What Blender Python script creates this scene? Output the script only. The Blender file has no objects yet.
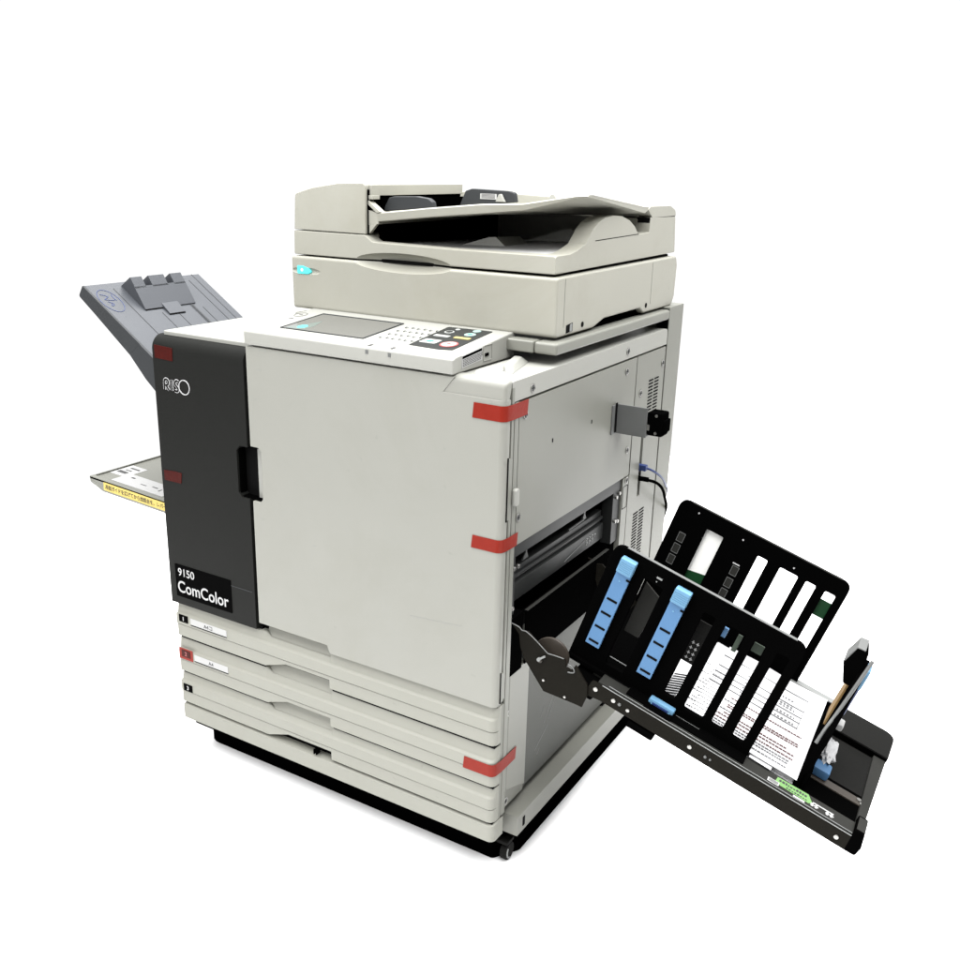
import bpy, bmesh, math, random
from mathutils import Vector, Matrix
random.seed(7)
S = bpy.context.scene
COL = S.collection
rad = math.radians

# ------------------------------------------------------------------ materials
K = 0.465      # paint reflectance scale
def mat(name, col, rough=0.45, spec=0.5, var=0.06, scale=6.0, bump=0.0, bscale=900, metal=0.0,
        coat=0.0, dirt=None, dirt_amt=0.0, emis=None, estr=0.0, alpha=1.0):
    m = bpy.data.materials.new(name); m.use_nodes = True
    nt = m.node_tree; N = nt.nodes; L = nt.links
    b = N['Principled BSDF']
    b.inputs['Roughness'].default_value = rough
    b.inputs['Specular IOR Level'].default_value = spec
    b.inputs['Metallic'].default_value = metal
    b.inputs['Coat Weight'].default_value = coat
    tc = N.new('ShaderNodeTexCoord')
    n1 = N.new('ShaderNodeTexNoise'); n1.inputs['Scale'].default_value = scale
    n1.inputs['Detail'].default_value = 6; n1.inputs['Roughness'].default_value = 0.6
    L.new(tc.outputs['Object'], n1.inputs['Vector'])
    mx = N.new('ShaderNodeMix'); mx.data_type = 'RGBA'
    c = Vector(col[:3]) * K
    col = [x * K for x in col[:3]]
    if dirt: dirt = [x * K for x in dirt]
    lo = c * (1 - var); hi = c * (1 + var * 0.6)
    mx.inputs['A'].default_value = (*lo, 1); mx.inputs['B'].default_value = (*hi, 1)
    L.new(n1.outputs['Fac'], mx.inputs['Factor'])
    out = mx.outputs['Result']
    if dirt:
        n2 = N.new('ShaderNodeTexNoise'); n2.inputs['Scale'].default_value = 2.3
        n2.inputs['Detail'].default_value = 9; n2.inputs['Roughness'].default_value = 0.7
        n2.inputs['Distortion'].default_value = 0.6
        L.new(tc.outputs['Object'], n2.inputs['Vector'])
        r = N.new('ShaderNodeMapRange'); r.inputs['From Min'].default_value = 0.48; r.inputs['From Max'].default_value = 0.75
        r.inputs['To Max'].default_value = dirt_amt
        L.new(n2.outputs['Fac'], r.inputs['Value'])
        m2 = N.new('ShaderNodeMix'); m2.data_type = 'RGBA'
        m2.inputs['B'].default_value = (*dirt, 1)
        L.new(out, m2.inputs['A']); L.new(r.outputs['Result'], m2.inputs['Factor']); out = m2.outputs['Result']
        # small specks and scuffs
        n3 = N.new('ShaderNodeTexNoise'); n3.inputs['Scale'].default_value = 34; n3.inputs['Detail'].default_value = 3
        L.new(tc.outputs['Object'], n3.inputs['Vector'])
        r3 = N.new('ShaderNodeMapRange'); r3.inputs['From Min'].default_value = 0.71; r3.inputs['From Max'].default_value = 0.77
        r3.inputs['To Max'].default_value = 0.35
        L.new(n3.outputs['Fac'], r3.inputs['Value'])
        m3 = N.new('ShaderNodeMix'); m3.data_type = 'RGBA'; m3.inputs['B'].default_value = (*[x * 0.72 for x in col[:3]], 1)
        L.new(out, m3.inputs['A']); L.new(r3.outputs['Result'], m3.inputs['Factor']); out = m3.outputs['Result']
    L.new(out, b.inputs['Base Color'])
    rr = N.new('ShaderNodeMapRange'); rr.inputs['To Min'].default_value = max(0.02, rough - 0.08); rr.inputs['To Max'].default_value = min(1, rough + 0.08)
    L.new(n1.outputs['Fac'], rr.inputs['Value']); L.new(rr.outputs['Result'], b.inputs['Roughness'])
    if bump:
        n4 = N.new('ShaderNodeTexNoise'); n4.inputs['Scale'].default_value = bscale; n4.inputs['Detail'].default_value = 2
        L.new(tc.outputs['Object'], n4.inputs['Vector'])
        bp = N.new('ShaderNodeBump'); bp.inputs['Strength'].default_value = bump; bp.inputs['Distance'].default_value = 0.0006
        L.new(n4.outputs['Fac'], bp.inputs['Height']); L.new(bp.outputs['Normal'], b.inputs['Normal'])
    if emis:
        b.inputs['Emission Color'].default_value = (*emis, 1); b.inputs['Emission Strength'].default_value = estr
    if alpha < 1:
        b.inputs['Alpha'].default_value = alpha
    return m

M = {}
M['cream'] = mat('cream_plastic', (0.45, 0.45, 0.39), 0.5, 0.35, 0.05, 5, 0.25, dirt=(0.36, 0.345, 0.275), dirt_amt=0.42)
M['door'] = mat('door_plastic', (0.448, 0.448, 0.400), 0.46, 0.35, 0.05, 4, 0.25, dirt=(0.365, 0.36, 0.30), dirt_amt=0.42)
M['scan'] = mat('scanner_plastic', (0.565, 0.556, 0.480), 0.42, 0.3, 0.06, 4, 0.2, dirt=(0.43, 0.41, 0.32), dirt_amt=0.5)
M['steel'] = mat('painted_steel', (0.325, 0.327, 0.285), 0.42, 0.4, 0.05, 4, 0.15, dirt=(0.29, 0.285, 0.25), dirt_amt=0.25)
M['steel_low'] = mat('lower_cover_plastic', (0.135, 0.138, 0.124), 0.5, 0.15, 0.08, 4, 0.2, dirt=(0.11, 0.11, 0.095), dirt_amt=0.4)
M['char'] = mat('charcoal_plastic', (0.019, 0.0195, 0.0178), 0.48, 0.055, 0.08, 6, 0.35)
M['black'] = mat('black_plastic', (0.0022, 0.0022, 0.0022), 0.55, 0.0, 0.1, 8, 0.1)
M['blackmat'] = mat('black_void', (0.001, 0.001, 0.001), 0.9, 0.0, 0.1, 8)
M['gloss'] = mat('gloss_black', (0.002, 0.002, 0.002), 0.3, 0.004, 0.1, 8)
M['darkmetal'] = mat('dark_metal', (0.016, 0.0145, 0.0110), 0.5, 0.03, 0.3, 12, 0.2)
M['lipgrey'] = mat('dark_grey_plastic', (0.044, 0.044, 0.040), 0.5, 0.06, 0.2, 12, 0.2)
M['midmetal'] = mat('grey_feeder_metal', (0.036, 0.038, 0.037), 0.4, 0.15, 0.25, 12, 0.1)
M['bracket'] = mat('bracket_grey', (0.20, 0.205, 0.20), 0.45, 0.4, 0.08, 12)
M['grey'] = mat('grey_blue_plastic', (0.090, 0.097, 0.110), 0.45, 0.25, 0.06, 6, 0.2)
M['greydark'] = mat('guide_grey', (0.055, 0.059, 0.063), 0.45, 0.15, 0.08, 6, 0.2)
M['screw'] = mat('bright_steel', (0.62, 0.61, 0.58), 0.3, 0.5, 0.1, 40, metal=0.9)
M['tape'] = mat('red_tape', (0.36, 0.028, 0.015), 0.38, 0.12, 0.12, 60, 0.5, 160)
M['tape_dark'] = mat('red_tape_on_black', (0.085, 0.006, 0.003), 0.38, 0.08, 0.45, 70, 0.5, 160)
M['blue'] = mat('blue_plastic', (0.13, 0.30, 0.56), 0.45, 0.2, 0.06, 12, 0.1)
M['bluelt'] = mat('light_blue_plastic', (0.22, 0.47, 0.72), 0.45, 0.2, 0.06, 12, 0.1)
M['paper'] = mat('white_paper', (0.95, 0.95, 0.96), 0.8, 0.1, 0.03, 6)
M['label'] = mat('white_label', (0.74, 0.74, 0.73), 0.6, 0.2, 0.02, 6)
M['ink'] = mat('grey_ink', (0.09, 0.09, 0.095), 0.8, 0.1, 0.3, 60)
M['inkred'] = mat('brown_ink', (0.36, 0.25, 0.25), 0.8, 0.1, 0.3, 60)
M['inklt'] = mat('pale_ink', (0.48, 0.48, 0.49), 0.8, 0.1, 0.3, 60)
M['white'] = mat('white_print', (0.75, 0.75, 0.75), 0.5, 0.3, 0.01, 6)
M['yellow'] = mat('yellow_label', (1.0, 0.78, 0.20), 0.5, 0.3, 0.03, 9)
M['screen'] = mat('screen_glass', (0.20, 0.20, 0.185), 0.12, 0.5, 0.08, 14)
M['panel'] = mat('panel_cream', (0.53, 0.53, 0.485), 0.42, 0.4, 0.03, 6, 0.15)
M['paneldark'] = mat('panel_dark', (0.035, 0.038, 0.038), 0.4, 0.15, 0.05, 6)
M['btnmint'] = mat('mint_button', (0.45, 0.62, 0.58), 0.4, 0.4, 0.03, 6)
M['btnred'] = mat('red_ring', (0.55, 0.12, 0.12), 0.4, 0.4, 0.03, 6)
M['btnteal'] = mat('teal_mark', (0.10, 0.36, 0.33), 0.4, 0.4, 0.03, 6)
M['btnyel'] = mat('amber_button', (0.66, 0.55, 0.22), 0.4, 0.4, 0.03, 6)
M['btnpale'] = mat('pale_button', (0.55, 0.57, 0.55), 0.4, 0.4, 0.03, 6)
M['key'] = mat('key_grey', (0.10, 0.10, 0.10), 0.5, 0.3, 0.03, 6)
M['led'] = mat('cyan_lamp', (0.1, 0.7, 0.7), 0.3, 0.4, 0.01, 6, emis=(0.07, 0.85, 0.85), estr=1.0)
M['ledcore'] = mat('cyan_lamp_core', (0.6, 0.9, 0.9), 0.3, 0.4, 0.01, 6, emis=(0.6, 1.0, 1.0), estr=1.6)
M['brown'] = mat('tan_board', (0.40, 0.25, 0.095), 0.6, 0.2, 0.12, 30)
M['green'] = mat('green_label', (0.25, 0.50, 0.17), 0.5, 0.3, 0.15, 60)
M['greendark'] = mat('dark_green_band', (0.008, 0.075, 0.022), 0.5, 0.2, 0.1, 60)
M['cable_blue'] = mat('blue_cable', (0.03, 0.06, 0.22), 0.4, 0.4, 0.05, 60)
M['brownmetal'] = mat('brown_grey_metal', (0.075, 0.062, 0.05), 0.45, 0.3, 0.1, 12)
M['alu'] = mat('grey_bar', (0.36, 0.37, 0.36), 0.4, 0.4, 0.05, 12)
M['top'] = mat('top_cover_plastic', (0.52, 0.52, 0.475), 0.5, 0.3, 0.04, 5, 0.2, dirt=(0.44, 0.43, 0.37), dirt_amt=0.25)
M['slab'] = mat('matt_charcoal', (0.016, 0.016, 0.0148), 0.55, 0.04, 0.2, 12, 0.2)
M['backing'] = mat('backdrop_white', (1.7, 1.7, 1.65), 0.7, 0.1, 0.02, 6)
M['glow'] = mat('cyan_emissive_patch', (0.2, 0.2, 0.185), 0.15, 0.5, 0.05, 14, emis=(0.05, 0.42, 0.36), estr=0.22)
M['greytab'] = mat('grey_green_tab', (0.09, 0.12, 0.09), 0.5, 0.1, 0.1, 12)
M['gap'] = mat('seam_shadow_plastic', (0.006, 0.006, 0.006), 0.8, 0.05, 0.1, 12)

# ------------------------------------------------------------------ frames
def frame(o, e1, e2, e3):
    m = Matrix.Identity(4)
    for i, e in enumerate((e1, e2, e3)):
        for j in range(3): m[j][i] = e[j]
    for j in range(3): m[j][3] = o[j]
    return m
XY = Matrix.Identity(4)
XZ = frame((0, 0, 0), (1, 0, 0), (0, 0, 1), (0, -1, 0))      # a=X b=Z c=-Y
YZ = frame((0, 0, 0), (0, 1, 0), (0, 0, 1), (1, 0, 0))       # a=Y b=Z c=+X
# stacker frame, tipped 18.5 degrees down towards its far end and yawed 3 degrees
_t, _p = rad(18.5), rad(3.0)
_Z = Matrix.Rotation(_p, 3, 'Z')
U = _Z @ Vector((math.cos(_t), 0, -math.sin(_t)))
V = _Z @ Vector((0, 1, 0))
W = _Z @ Vector((math.sin(_t), 0, math.cos(_t)))
OS = Vector((0.1533, 0.055, 0.4391))
ST = frame(OS, U, V, W)
SF = frame(OS, U, W, -V)                                     # a=u b=w c=-v
SE = frame(OS, V, W, U)                                      # a=v b=w c=u

# ------------------------------------------------------------------ geometry helpers
def fillet(pts, r, n=5):
    """round the corners of a polygon; r a number or a list"""
    out = []; k = len(pts)
    for i, p in enumerate(pts):
        ri = r[i] if isinstance(r, (list, tuple)) else r
        p = Vector(p); a = Vector(pts[i - 1]) - p; b = Vector(pts[(i + 1) % k]) - p
        la, lb = a.length, b.length
        if ri <= 0 or la < 1e-9 or lb < 1e-9: out.append(tuple(p)); continue
        a.normalize(); b.normalize()
        ang = a.angle(b)
        if ang > rad(178): out.append(tuple(p)); continue
        d = min(ri / math.tan(ang / 2), la * .49, lb * .49)
        for j in range(n + 1):
            t = j / n
            q = p + a * d * (1 - t) ** 2 + b * d * t ** 2
            out.append((q.x, q.y))
    return out
def rrect(x0, y0, x1, y1, r=0.004, n=4):
    return fillet([(x0, y0), (x1, y0), (x1, y1), (x0, y1)], r, n)
def circ(cx, cy, r, n=20, ry=None):
    ry = ry or r
    return [(cx + r * math.cos(2 * math.pi * i / n), cy + ry * math.sin(2 * math.pi * i / n)) for i in range(n)]

class MB:
    def __init__(s): s.bm = bmesh.new()
    def _merge(s, b, fr):
        bmesh.ops.transform(b, matrix=fr, verts=b.verts)
        me = bpy.data.meshes.new('tmp'); b.to_mesh(me); b.free(); s.bm.from_mesh(me); bpy.data.meshes.remove(me)
        return s
    def prism(s, pts, c0, c1, fr=XY, bev=0.0, seg=2, top=None, sel=None, selbev=0.0, selseg=5, sel2=None, selbev2=0.0):
        """polygon (no holes) extruded c0..c1; top = optional other outline at c1"""
        b = bmesh.new()
        lo = [b.verts.new((p[0], p[1], c0)) for p in pts]
        hi = [b.verts.new((p[0], p[1], c1)) for p in (top or pts)]
        n = len(pts)
        b.faces.new(lo[::-1]); b.faces.new(hi)
        for i in range(n): b.faces.new((lo[i], lo[(i + 1) % n], hi[(i + 1) % n], hi[i]))
        bmesh.ops.recalc_face_normals(b, faces=b.faces)
        if sel:
            es = [e for e in b.edges if sel(e.verts[0].co, e.verts[1].co)]
            if es: bmesh.ops.bevel(b, geom=es, offset=selbev, segments=selseg, profile=0.5, affect='EDGES', clamp_overlap=True)
        if sel2:
            es = [e for e in b.edges if sel2(e.verts[0].co, e.verts[1].co)]
            if es: bmesh.ops.bevel(b, geom=es, offset=selbev2, segments=selseg, profile=0.5, affect='EDGES', clamp_overlap=True)
        if bev > 0:
            es = [e for e in b.edges if len(e.link_faces) == 2 and e.calc_face_angle(0) > rad(35)]
            bmesh.ops.bevel(b, geom=es, offset=bev, segments=seg, profile=0.5, affect='EDGES', clamp_overlap=True)
        return s._merge(b, fr)
    def box(s, x0, x1, y0, y1, z0, z1, fr=XY, bev=0.0, seg=2, **k):
        return s.prism([(x0, y0), (x1, y0), (x1, y1), (x0, y1)], z0, z1, fr, bev, seg, **k)
    def holed(s, loops, c0, c1, fr=XY, bev=0.0):
        cu = bpy.data.curves.new('tmp', 'CURVE'); cu.dimensions = '2D'; cu.fill_mode = 'BOTH'
        for lp in loops:
            sp = cu.splines.new('POLY'); sp.points.add(len(lp) - 1); sp.use_cyclic_u = True
            for i, p in enumerate(lp): sp.points[i].co = (p[0], p[1], 0, 1)
        cu.extrude = (c1 - c0) / 2 - bev; cu.bevel_depth = bev; cu.bevel_resolution = 1; cu.offset = -bev
        return s._curve(cu, fr @ Matrix.Translation((0, 0, (c0 + c1) / 2)))
    def _curve(s, cu, fr):
        o = bpy.data.objects.new('tmp', cu); COL.objects.link(o)
        dg = bpy.context.evaluated_depsgraph_get(); dg.update()
        me = bpy.data.meshes.new_from_object(o.evaluated_get(dg))
        me.transform(fr); s.bm.from_mesh(me)
        bpy.data.objects.remove(o); bpy.data.curves.remove(cu); bpy.data.meshes.remove(me)
        return s
    def text(s, body, size, fr, x, y, c=0.0, th=0.0003, off=0.0, sx=1.0, align='LEFT', space=1.0):
        cu = bpy.data.curves.new('tmp', 'FONT'); cu.body = body; cu.size = size; cu.extrude = th / 2
        cu.offset = off; cu.align_x = align; cu.resolution_u = 4; cu.space_character = space
        return s._curve(cu, fr @ Matrix.Translation((x, y, c + th / 2)) @ Matrix.Diagonal((sx, 1, 1, 1)))
    def tube(s, pts, r, fr=XY, n=10, cyc=False):
        cu = bpy.data.curves.new('tmp', 'CURVE'); cu.dimensions = '3D'
        sp = cu.splines.new('NURBS' if len(pts) > 2 else 'POLY'); sp.points.add(len(pts) - 1)
        for i, p in enumerate(pts): sp.points[i].co = (*p, 1)
        if len(pts) > 2: sp.order_u = 3; sp.use_endpoint_u = not cyc
        sp.use_cyclic_u = cyc
        cu.bevel_depth = r; cu.bevel_resolution = 3; cu.resolution_u = 8; cu.use_fill_caps = True
        return s._curve(cu, fr)
    def cyl(s, cx, cy, r, c0, c1, fr=XY, n=20, bev=0.0):
        return s.prism(circ(cx, cy, r, n), c0, c1, fr, bev)
    def loft(s, stations, caps=True, closed=True):
        """stations: list of equally long point lists, 3D"""
        b = bmesh.new(); rows = [[b.verts.new(p) for p in st] for st in stations]
        n = len(rows[0])
        for r0, r1 in zip(rows, rows[1:]):
            for i in range(n if closed else n - 1):
                j = (i + 1) % n
                try: b.faces.new((r0[i], r0[j], r1[j], r1[i]))
                except ValueError: pass
        if caps and closed: b.faces.new(rows[0][::-1]); b.faces.new(rows[-1])
        bmesh.ops.recalc_face_normals(b, faces=b.faces)
        return s._merge(b, XY)
    def build(s, name, m, parent=None, cut=None, label=None, smooth=True):
        me = bpy.data.meshes.new(name)
        if cut:
            bmesh.ops.remove_doubles(s.bm, verts=s.bm.verts, dist=1e-6)
        bs = [v.co for v in s.bm.verts]
        c = Vector([(min(v[i] for v in bs) + max(v[i] for v in bs)) / 2 for i in range(3)])
        if parent is None: c.z = min(v[2] for v in bs)
        bmesh.ops.translate(s.bm, verts=s.bm.verts, vec=-c)
        s.bm.to_mesh(me); s.bm.free()
        o = bpy.data.objects.new(name, me); COL.objects.link(o)
        if cut:
            for cm in cut:
                cm2 = cm.copy(); bmesh.ops.translate(cm2, verts=cm2.verts, vec=-c)
                cme = bpy.data.meshes.new('cut'); cm2.to_mesh(cme); cm2.free()
                co = bpy.data.objects.new('cut', cme); COL.objects.link(co)
                md = o.modifiers.new('b', 'BOOLEAN'); md.operation = 'DIFFERENCE'; md.object = co; md.solver = 'EXACT'; md.use_self = True
                dg = bpy.context.evaluated_depsgraph_get(); dg.update()
                nm = bpy.data.meshes.new_from_object(o.evaluated_get(dg))
                o.modifiers.clear(); o.data = nm; bpy.data.meshes.remove(me); me = nm
                bpy.data.objects.remove(co); bpy.data.meshes.remove(cme)
            me.name = name
        me.materials.clear(); me.materials.append(m)
        if smooth:
            for p in me.polygons: p.use_smooth = True
            me.set_sharp_from_angle(angle=rad(38))
            w = o.modifiers.new('wn', 'WEIGHTED_NORMAL'); w.keep_sharp = True
        place(o, c, parent)
        if label: o['label'] = label
        return o
WC = {}
def place(o, c, parent):
    WC[o.name] = Vector(c)
    if parent:
        o.parent = parent; o.location = Vector(c) - WC[parent.name]
    else: o.location = c
def tag(o, label, cat, group=None):
    o['label'] = label; o['category'] = cat
    if group: o['group'] = group
    return o
def dup_at(src, c, parent):
    o = src.copy(); COL.objects.link(o); place(o, c, parent); return o
def ellipsoid(cx, cy, cz, rx, ry, rz):
    b = bmesh.new(); bmesh.ops.create_uvsphere(b, u_segments=64, v_segments=32, radius=1)
    bmesh.ops.transform(b, matrix=Matrix.Translation((cx, cy, cz)) @ Matrix.Diagonal((rx, ry, rz, 1)), verts=b.verts)
    return b

# ================================================================== THE PRINTER
root = bpy.data.objects.new('office_printer', None); COL.objects.link(root)
root.empty_display_size = 0.2
root.location = (-0.41, 0.37, 0); WC[root.name] = Vector((-0.41, 0.37, 0))
tag(root, 'large cream and charcoal office printer with scanner on top, red tape and black stacker', 'printer')

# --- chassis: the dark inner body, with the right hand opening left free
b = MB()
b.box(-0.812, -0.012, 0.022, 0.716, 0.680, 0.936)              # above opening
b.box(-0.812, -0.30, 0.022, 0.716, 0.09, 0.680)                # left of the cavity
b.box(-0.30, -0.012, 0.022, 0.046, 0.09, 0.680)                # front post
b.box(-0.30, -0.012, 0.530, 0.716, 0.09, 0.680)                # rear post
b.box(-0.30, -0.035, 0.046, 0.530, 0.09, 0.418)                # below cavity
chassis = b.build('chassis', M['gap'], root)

# --- front door (cream)
dz0, dz1 = 0.3765, 0.9745
dpts = [(-0.572, 0.393), (-0.391, 0.393), (-0.384, 0.3765), (-0.0005, 0.3765), (-0.0005, 0.9465), (-0.122, 0.9465), (-0.100, 0.9745),
        (-0.572, 0.9745), (-0.572, 0.775), (-0.552, 0.775), (-0.545, 0.768), (-0.545, 0.670), (-0.552, 0.662), (-0.572, 0.662)]
b = MB()
b.prism(dpts, -0.019, 0.0, XZ, bev=0.0014, seg=2,
        sel=lambda p, q: abs(p.x + 0.0005) < 1e-5 and abs(q.x + 0.0005) < 1e-5 and p.z == 0 and q.z == 0, selbev=0.011)
# rounded shoulder at the top right
prof = fillet([(0.0015, 0.944), (0.019, 0.944), (0.0275, 0.978), (0.0015, 0.978)], [0, 0, 0, 0.016], 8)
b.prism(prof, -0.126, -0.0012, YZ, bev=0.001, sel=lambda p, q: abs(p.z + 0.0012) < 1e-6 and abs(q.z + 0.0012) < 1e-6 and (p.y > .95 or q.y > .95), selbev=0.006)
door = b.build('front_door', M['door'], root, label='cream front door of the printer')
b = MB(); b.prism([(-0.569, 0.660), (-0.545, 0.662), (-0.5435, 0.670), (-0.5435, 0.768), (-0.545, 0.777), (-0.569, 0.777)], -0.0185, -0.0165, XZ)
# bright frame of the pocket
b.build('pocket_rim', M['panel'], door)
# scuffs on the door
for x, z, l, a in ((-0.545, 0.93, .012, .2), (-0.556, 0.872, .008, .25), (-0.30, 0.80, .006, -1.0), (-0.20, 0.815, .004, 0.1), (-0.155, 0.822, .005, .3), (-0.42, 0.60, .01, .1), (-0.15, 0.49, .006, .5), (-0.190, 0.513, .118, .08)):
    b = MB(); b.tube([(x, z, 0.0), (x + l * math.cos(a), z + l * math.sin(a), 0.0)], 0.00028, XZ); b.build('scuff_mark', M['alu'], door)

# --- charcoal side door
cp = [(-0.831, 0.3765), (-0.5795, 0.3765), (-0.5795, 0.664), (-0.600, 0.664), (-0.609, 0.674), (-0.609, 0.762), (-0.600, 0.772), (-0.5795, 0.772), (-0.5795, 0.968), (-0.831, 0.968)]
b = MB()
b.prism(cp, -0.030, 0.0005, XZ, bev=0.0012,
        sel=lambda p, q: p.z > 0 and q.z > 0 and (p.y > .967 and q.y > .967), selbev=0.0285, selseg=10,
        sel2=lambda p, q: p.x < -.8309 and q.x < -.8309 and (p.z + q.z) > -0.02, selbev2=0.009)
sdoor = b.build('side_door', M['char'], root, label='charcoal door with white lettering')
b = MB()
b.holed([rrect(-0.6085, 0.6635, -0.546, 0.7745, 0.010), rrect(-0.6065, 0.6655, -0.548, 0.7725, 0.009)], -0.03, -0.004, XZ)
b.prism(rrect(-0.610, 0.662, -0.5445, 0.776, 0.008), -0.030, -0.026, XZ)
b.build('handle_pocket', M['black'], sdoor)
# lettering
def logo(r, c, m, nm):
    F = XZ @ Matrix.Translation((-0.8015, 0.8585, c)) @ Matrix.Diagonal((1, 1, 0.12, 1))
    strokes = [[(0, 0), (0, .008), (0, .016), (.0015, .0205), (.006, .0225), (.0110, .0205), (.0120, .016), (.0105, .0115), (.006, .0098), (.003, .0098)],
               [(.005, .0095), (.0085, .005), (.0125, 0)],
               [(.0215, 0), (.0215, .0225)],
               [(.0300, .0015), (.0345, .0002), (.0390, .0020), (.0395, .0065), (.0355, .0105), (.0320, .0135), (.0310, .0175), (.0330, .0215), (.0375, .0228), (.0405, .0210)]]
    b = MB()
    for st in strokes: b.tube([(x, z, 0) for x, z in st], r, F)
    return b.build(nm, m, sdoor)
logo(0.0037, 0.0008, M['white'], 'logo_outline'); logo(0.0022, 0.0014, M['char'], 'logo_fill')
b = MB(); b.holed([circ(-0.7445, 0.8700, 0.0158, 32), circ(-0.7445, 0.8700, 0.0138, 32)], 0.0006, 0.0016, XZ); b.build('logo_ring', M['white'], sdoor)
b = MB(); b.prism(rrect(-0.812, 0.395, -0.646, 0.471, 0.002), 0.0, 0.0016, XZ, bev=0.0004); nameplate = b.build('name_plate', M['gloss'], sdoor)
b = MB()
b.text('9150', 0.0255, XZ, -0.803, 0.4455, 0.0018, 0.0003, 0.0002, 0.98)
b.text('ComColor', 0.0385, XZ, -0.807, 0.4065, 0.0018, 0.0003, 0.0004, 0.885)
b.build('lettering', M['white'], nameplate)
b = MB(); b.box(-0.646, -0.586, 0.4585, 0.4597, -0.001, 0.0009, XZ); b.build('groove', M['greydark'], sdoor)

# --- top cover
b = MB()
b.prism(fillet([(0.022, 0.940), (0.7275, 0.940), (0.7275, 0.9755), (0.022, 0.9755)], [0, .001, .010, .003]), -0.818, 0.0, YZ, bev=0.002)
b.prism([(-0.818, 0.0245), (-0.578, 0.0245), (-0.578, 0.05), (-0.818, 0.05)], 0.962, 0.9722, XY, bev=0.0015)
top = b.build('top_cover', M['top'], root)
b = MB()
b.prism([(-0.088, 0.040), (-0.045, 0.040), (-0.075, 0.175), (-0.088, 0.175)], 0.9755, 0.981, XY, bev=0.0015, top=[(-0.088, 0.050), (-0.060, 0.060), (-0.080, 0.165), (-0.088, 0.17)])
b.prism([(-0.052, 0.085), (-0.030, 0.075), (-0.060, 0.19), (-0.088, 0.19), (-0.086, 0.180)], 0.9755, 0.986, XY, bev=0.002, top=[(-0.062, 0.10), (-0.045, 0.10), (-0.072, 0.18), (-0.086, 0.18), (-0.085, 0.175)])
b.build('moulded_ridge', M['top'], top)

# --- drawers
def drawer(z0, z1_, name='drawer', notch=True):
    def st(x, d, tp=0.0):
        zb = z0 + d; z1 = z1_ - tp
        return [(x, 0.020, zb), (x, 0.004 + d * .5, zb), (x, 0.0022, zb + 0.0015), (x, 0.0022, z0 + 0.0285), (x, 0.0055, z0 + 0.0288), (x, 0.0055, z0 + 0.0302), (x, 0.0008, z0 + 0.0305),
                (x, 0.0, z0 + 0.0322), (x, 0.0, z0 + 0.0530), (x, 0.0006, z0 + 0.0544), (x, 0.0042, z0 + 0.0568), (x, 0.0056, z0 + 0.0590), (x, 0.0085, z1 - 0.0030), (x, 0.0105, z1 - 0.0010), (x, 0.0130, z1 - 0.0006), (x, 0.020, z1 - 0.0006)]
    b = MB()
    d = 0.019 if notch else 0
    c_ = 0.0095
    sts = [st(-0.821, 0), st(-0.8185, 0), st(-0.5645, 0), st(-0.563, 0), st(-0.548, d * .26, c_), st(-0.505, d, c_), st(-0.3885, d, c_), st(-0.388, 0), st(-0.014, 0)]
    # right end curls round the corner
    for k in range(1, 5):
        a = k / 4 * math.pi / 2
        r = 0.0125
        sts.append([(-0.014 + r * math.sin(a), y + r * (1 - math.cos(a)) if y < .019 else y + .012, z) for (x, y, z) in st(0, 0)])
    # left end: small return
    b.loft(sts)
    o = b.build(name, M['cream'], root)
    return o
b = MB()
for z in (0.2890, 0.2020, 0.1240):
    for xa, xb in ((-0.818, -0.567), (-0.385, -0.004)): b.box(xa, xb, 0.0072, 0.024, z, z + 0.0064, XY)
for xa, xb in ((-0.818, -0.575), (-0.383, -0.004)): b.box(xa, xb, 0.0118, 0.020, 0.3730, 0.3800, XY)
b.build('seam_shade_strip', M['gap'], root)  # black strips filling the drawer seams stand in for their shade
D1 = drawer(0.2945, 0.3735); D2 = drawer(0.2065, 0.2895); D3 = drawer(0.1275, 0.2025)
# finger pockets seen under each notch (moulded in the drawer below)
for z, par in ((0.2895, D2), (0.2025, D3), (0.372, D1)):
    b = MB()
    zt = z + (0.026 if par is not D1 else 0.0225)
    b.loft([[(-0.563, 0.0115, z - 0.0105), (-0.563, 0.030, zt), (-0.563, 0.040, zt), (-0.563, 0.030, z - 0.0145)],
            [(-0.3875, 0.0115, z - 0.0105), (-0.3875, 0.030, zt), (-0.3875, 0.040, zt), (-0.3875, 0.030, z - 0.0145)]])
    b.build('finger_pocket', M['cream'], par)
# base cover
b = MB()
b.loft([[(x, 0.022, 0.0855), (x, 0.003, 0.0855), (x, 0.001, 0.0875), (x, 0.0, 0.118), (x, 0.0018, 0.1215), (x, 0.010, 0.1245), (x, 0.022, 0.1245)] for x in (-0.819, -0.560, -0.5595)] +
       [[(x, 0.022, 0.0855), (x, 0.003, 0.0855), (x, 0.001, 0.0875), (x, 0.0, 0.118), (x, 0.0018, 0.1215), (x, 0.010, 0.1245), (x, 0.022, 0.1245)] for x in (-0.388, -0.012)] +
       [[(-0.012 + 0.0125 * math.sin(a), y + 0.0125 * (1 - math.cos(a)) + (0.006 if y > .02 else 0), z) for y, z in ((0.022, 0.0855), (0.003, 0.0855), (0.001, 0.0875), (0.0, 0.118), (0.0018, 0.1215), (0.010, 0.1245), (0.022, 0.1245))] for a in (rad(22), rad(45), rad(68), rad(90))])
b.build('base_cover', M['cream'], root)
b = MB()
b.box(-0.434, -0.432, 0.128, 0.139, -0.012, 0.001, XZ); b.box(-0.428, -0.426, 0.128, 0.139, -0.012, 0.001, XZ)
b.build('clip', M['black'], D3)
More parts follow.
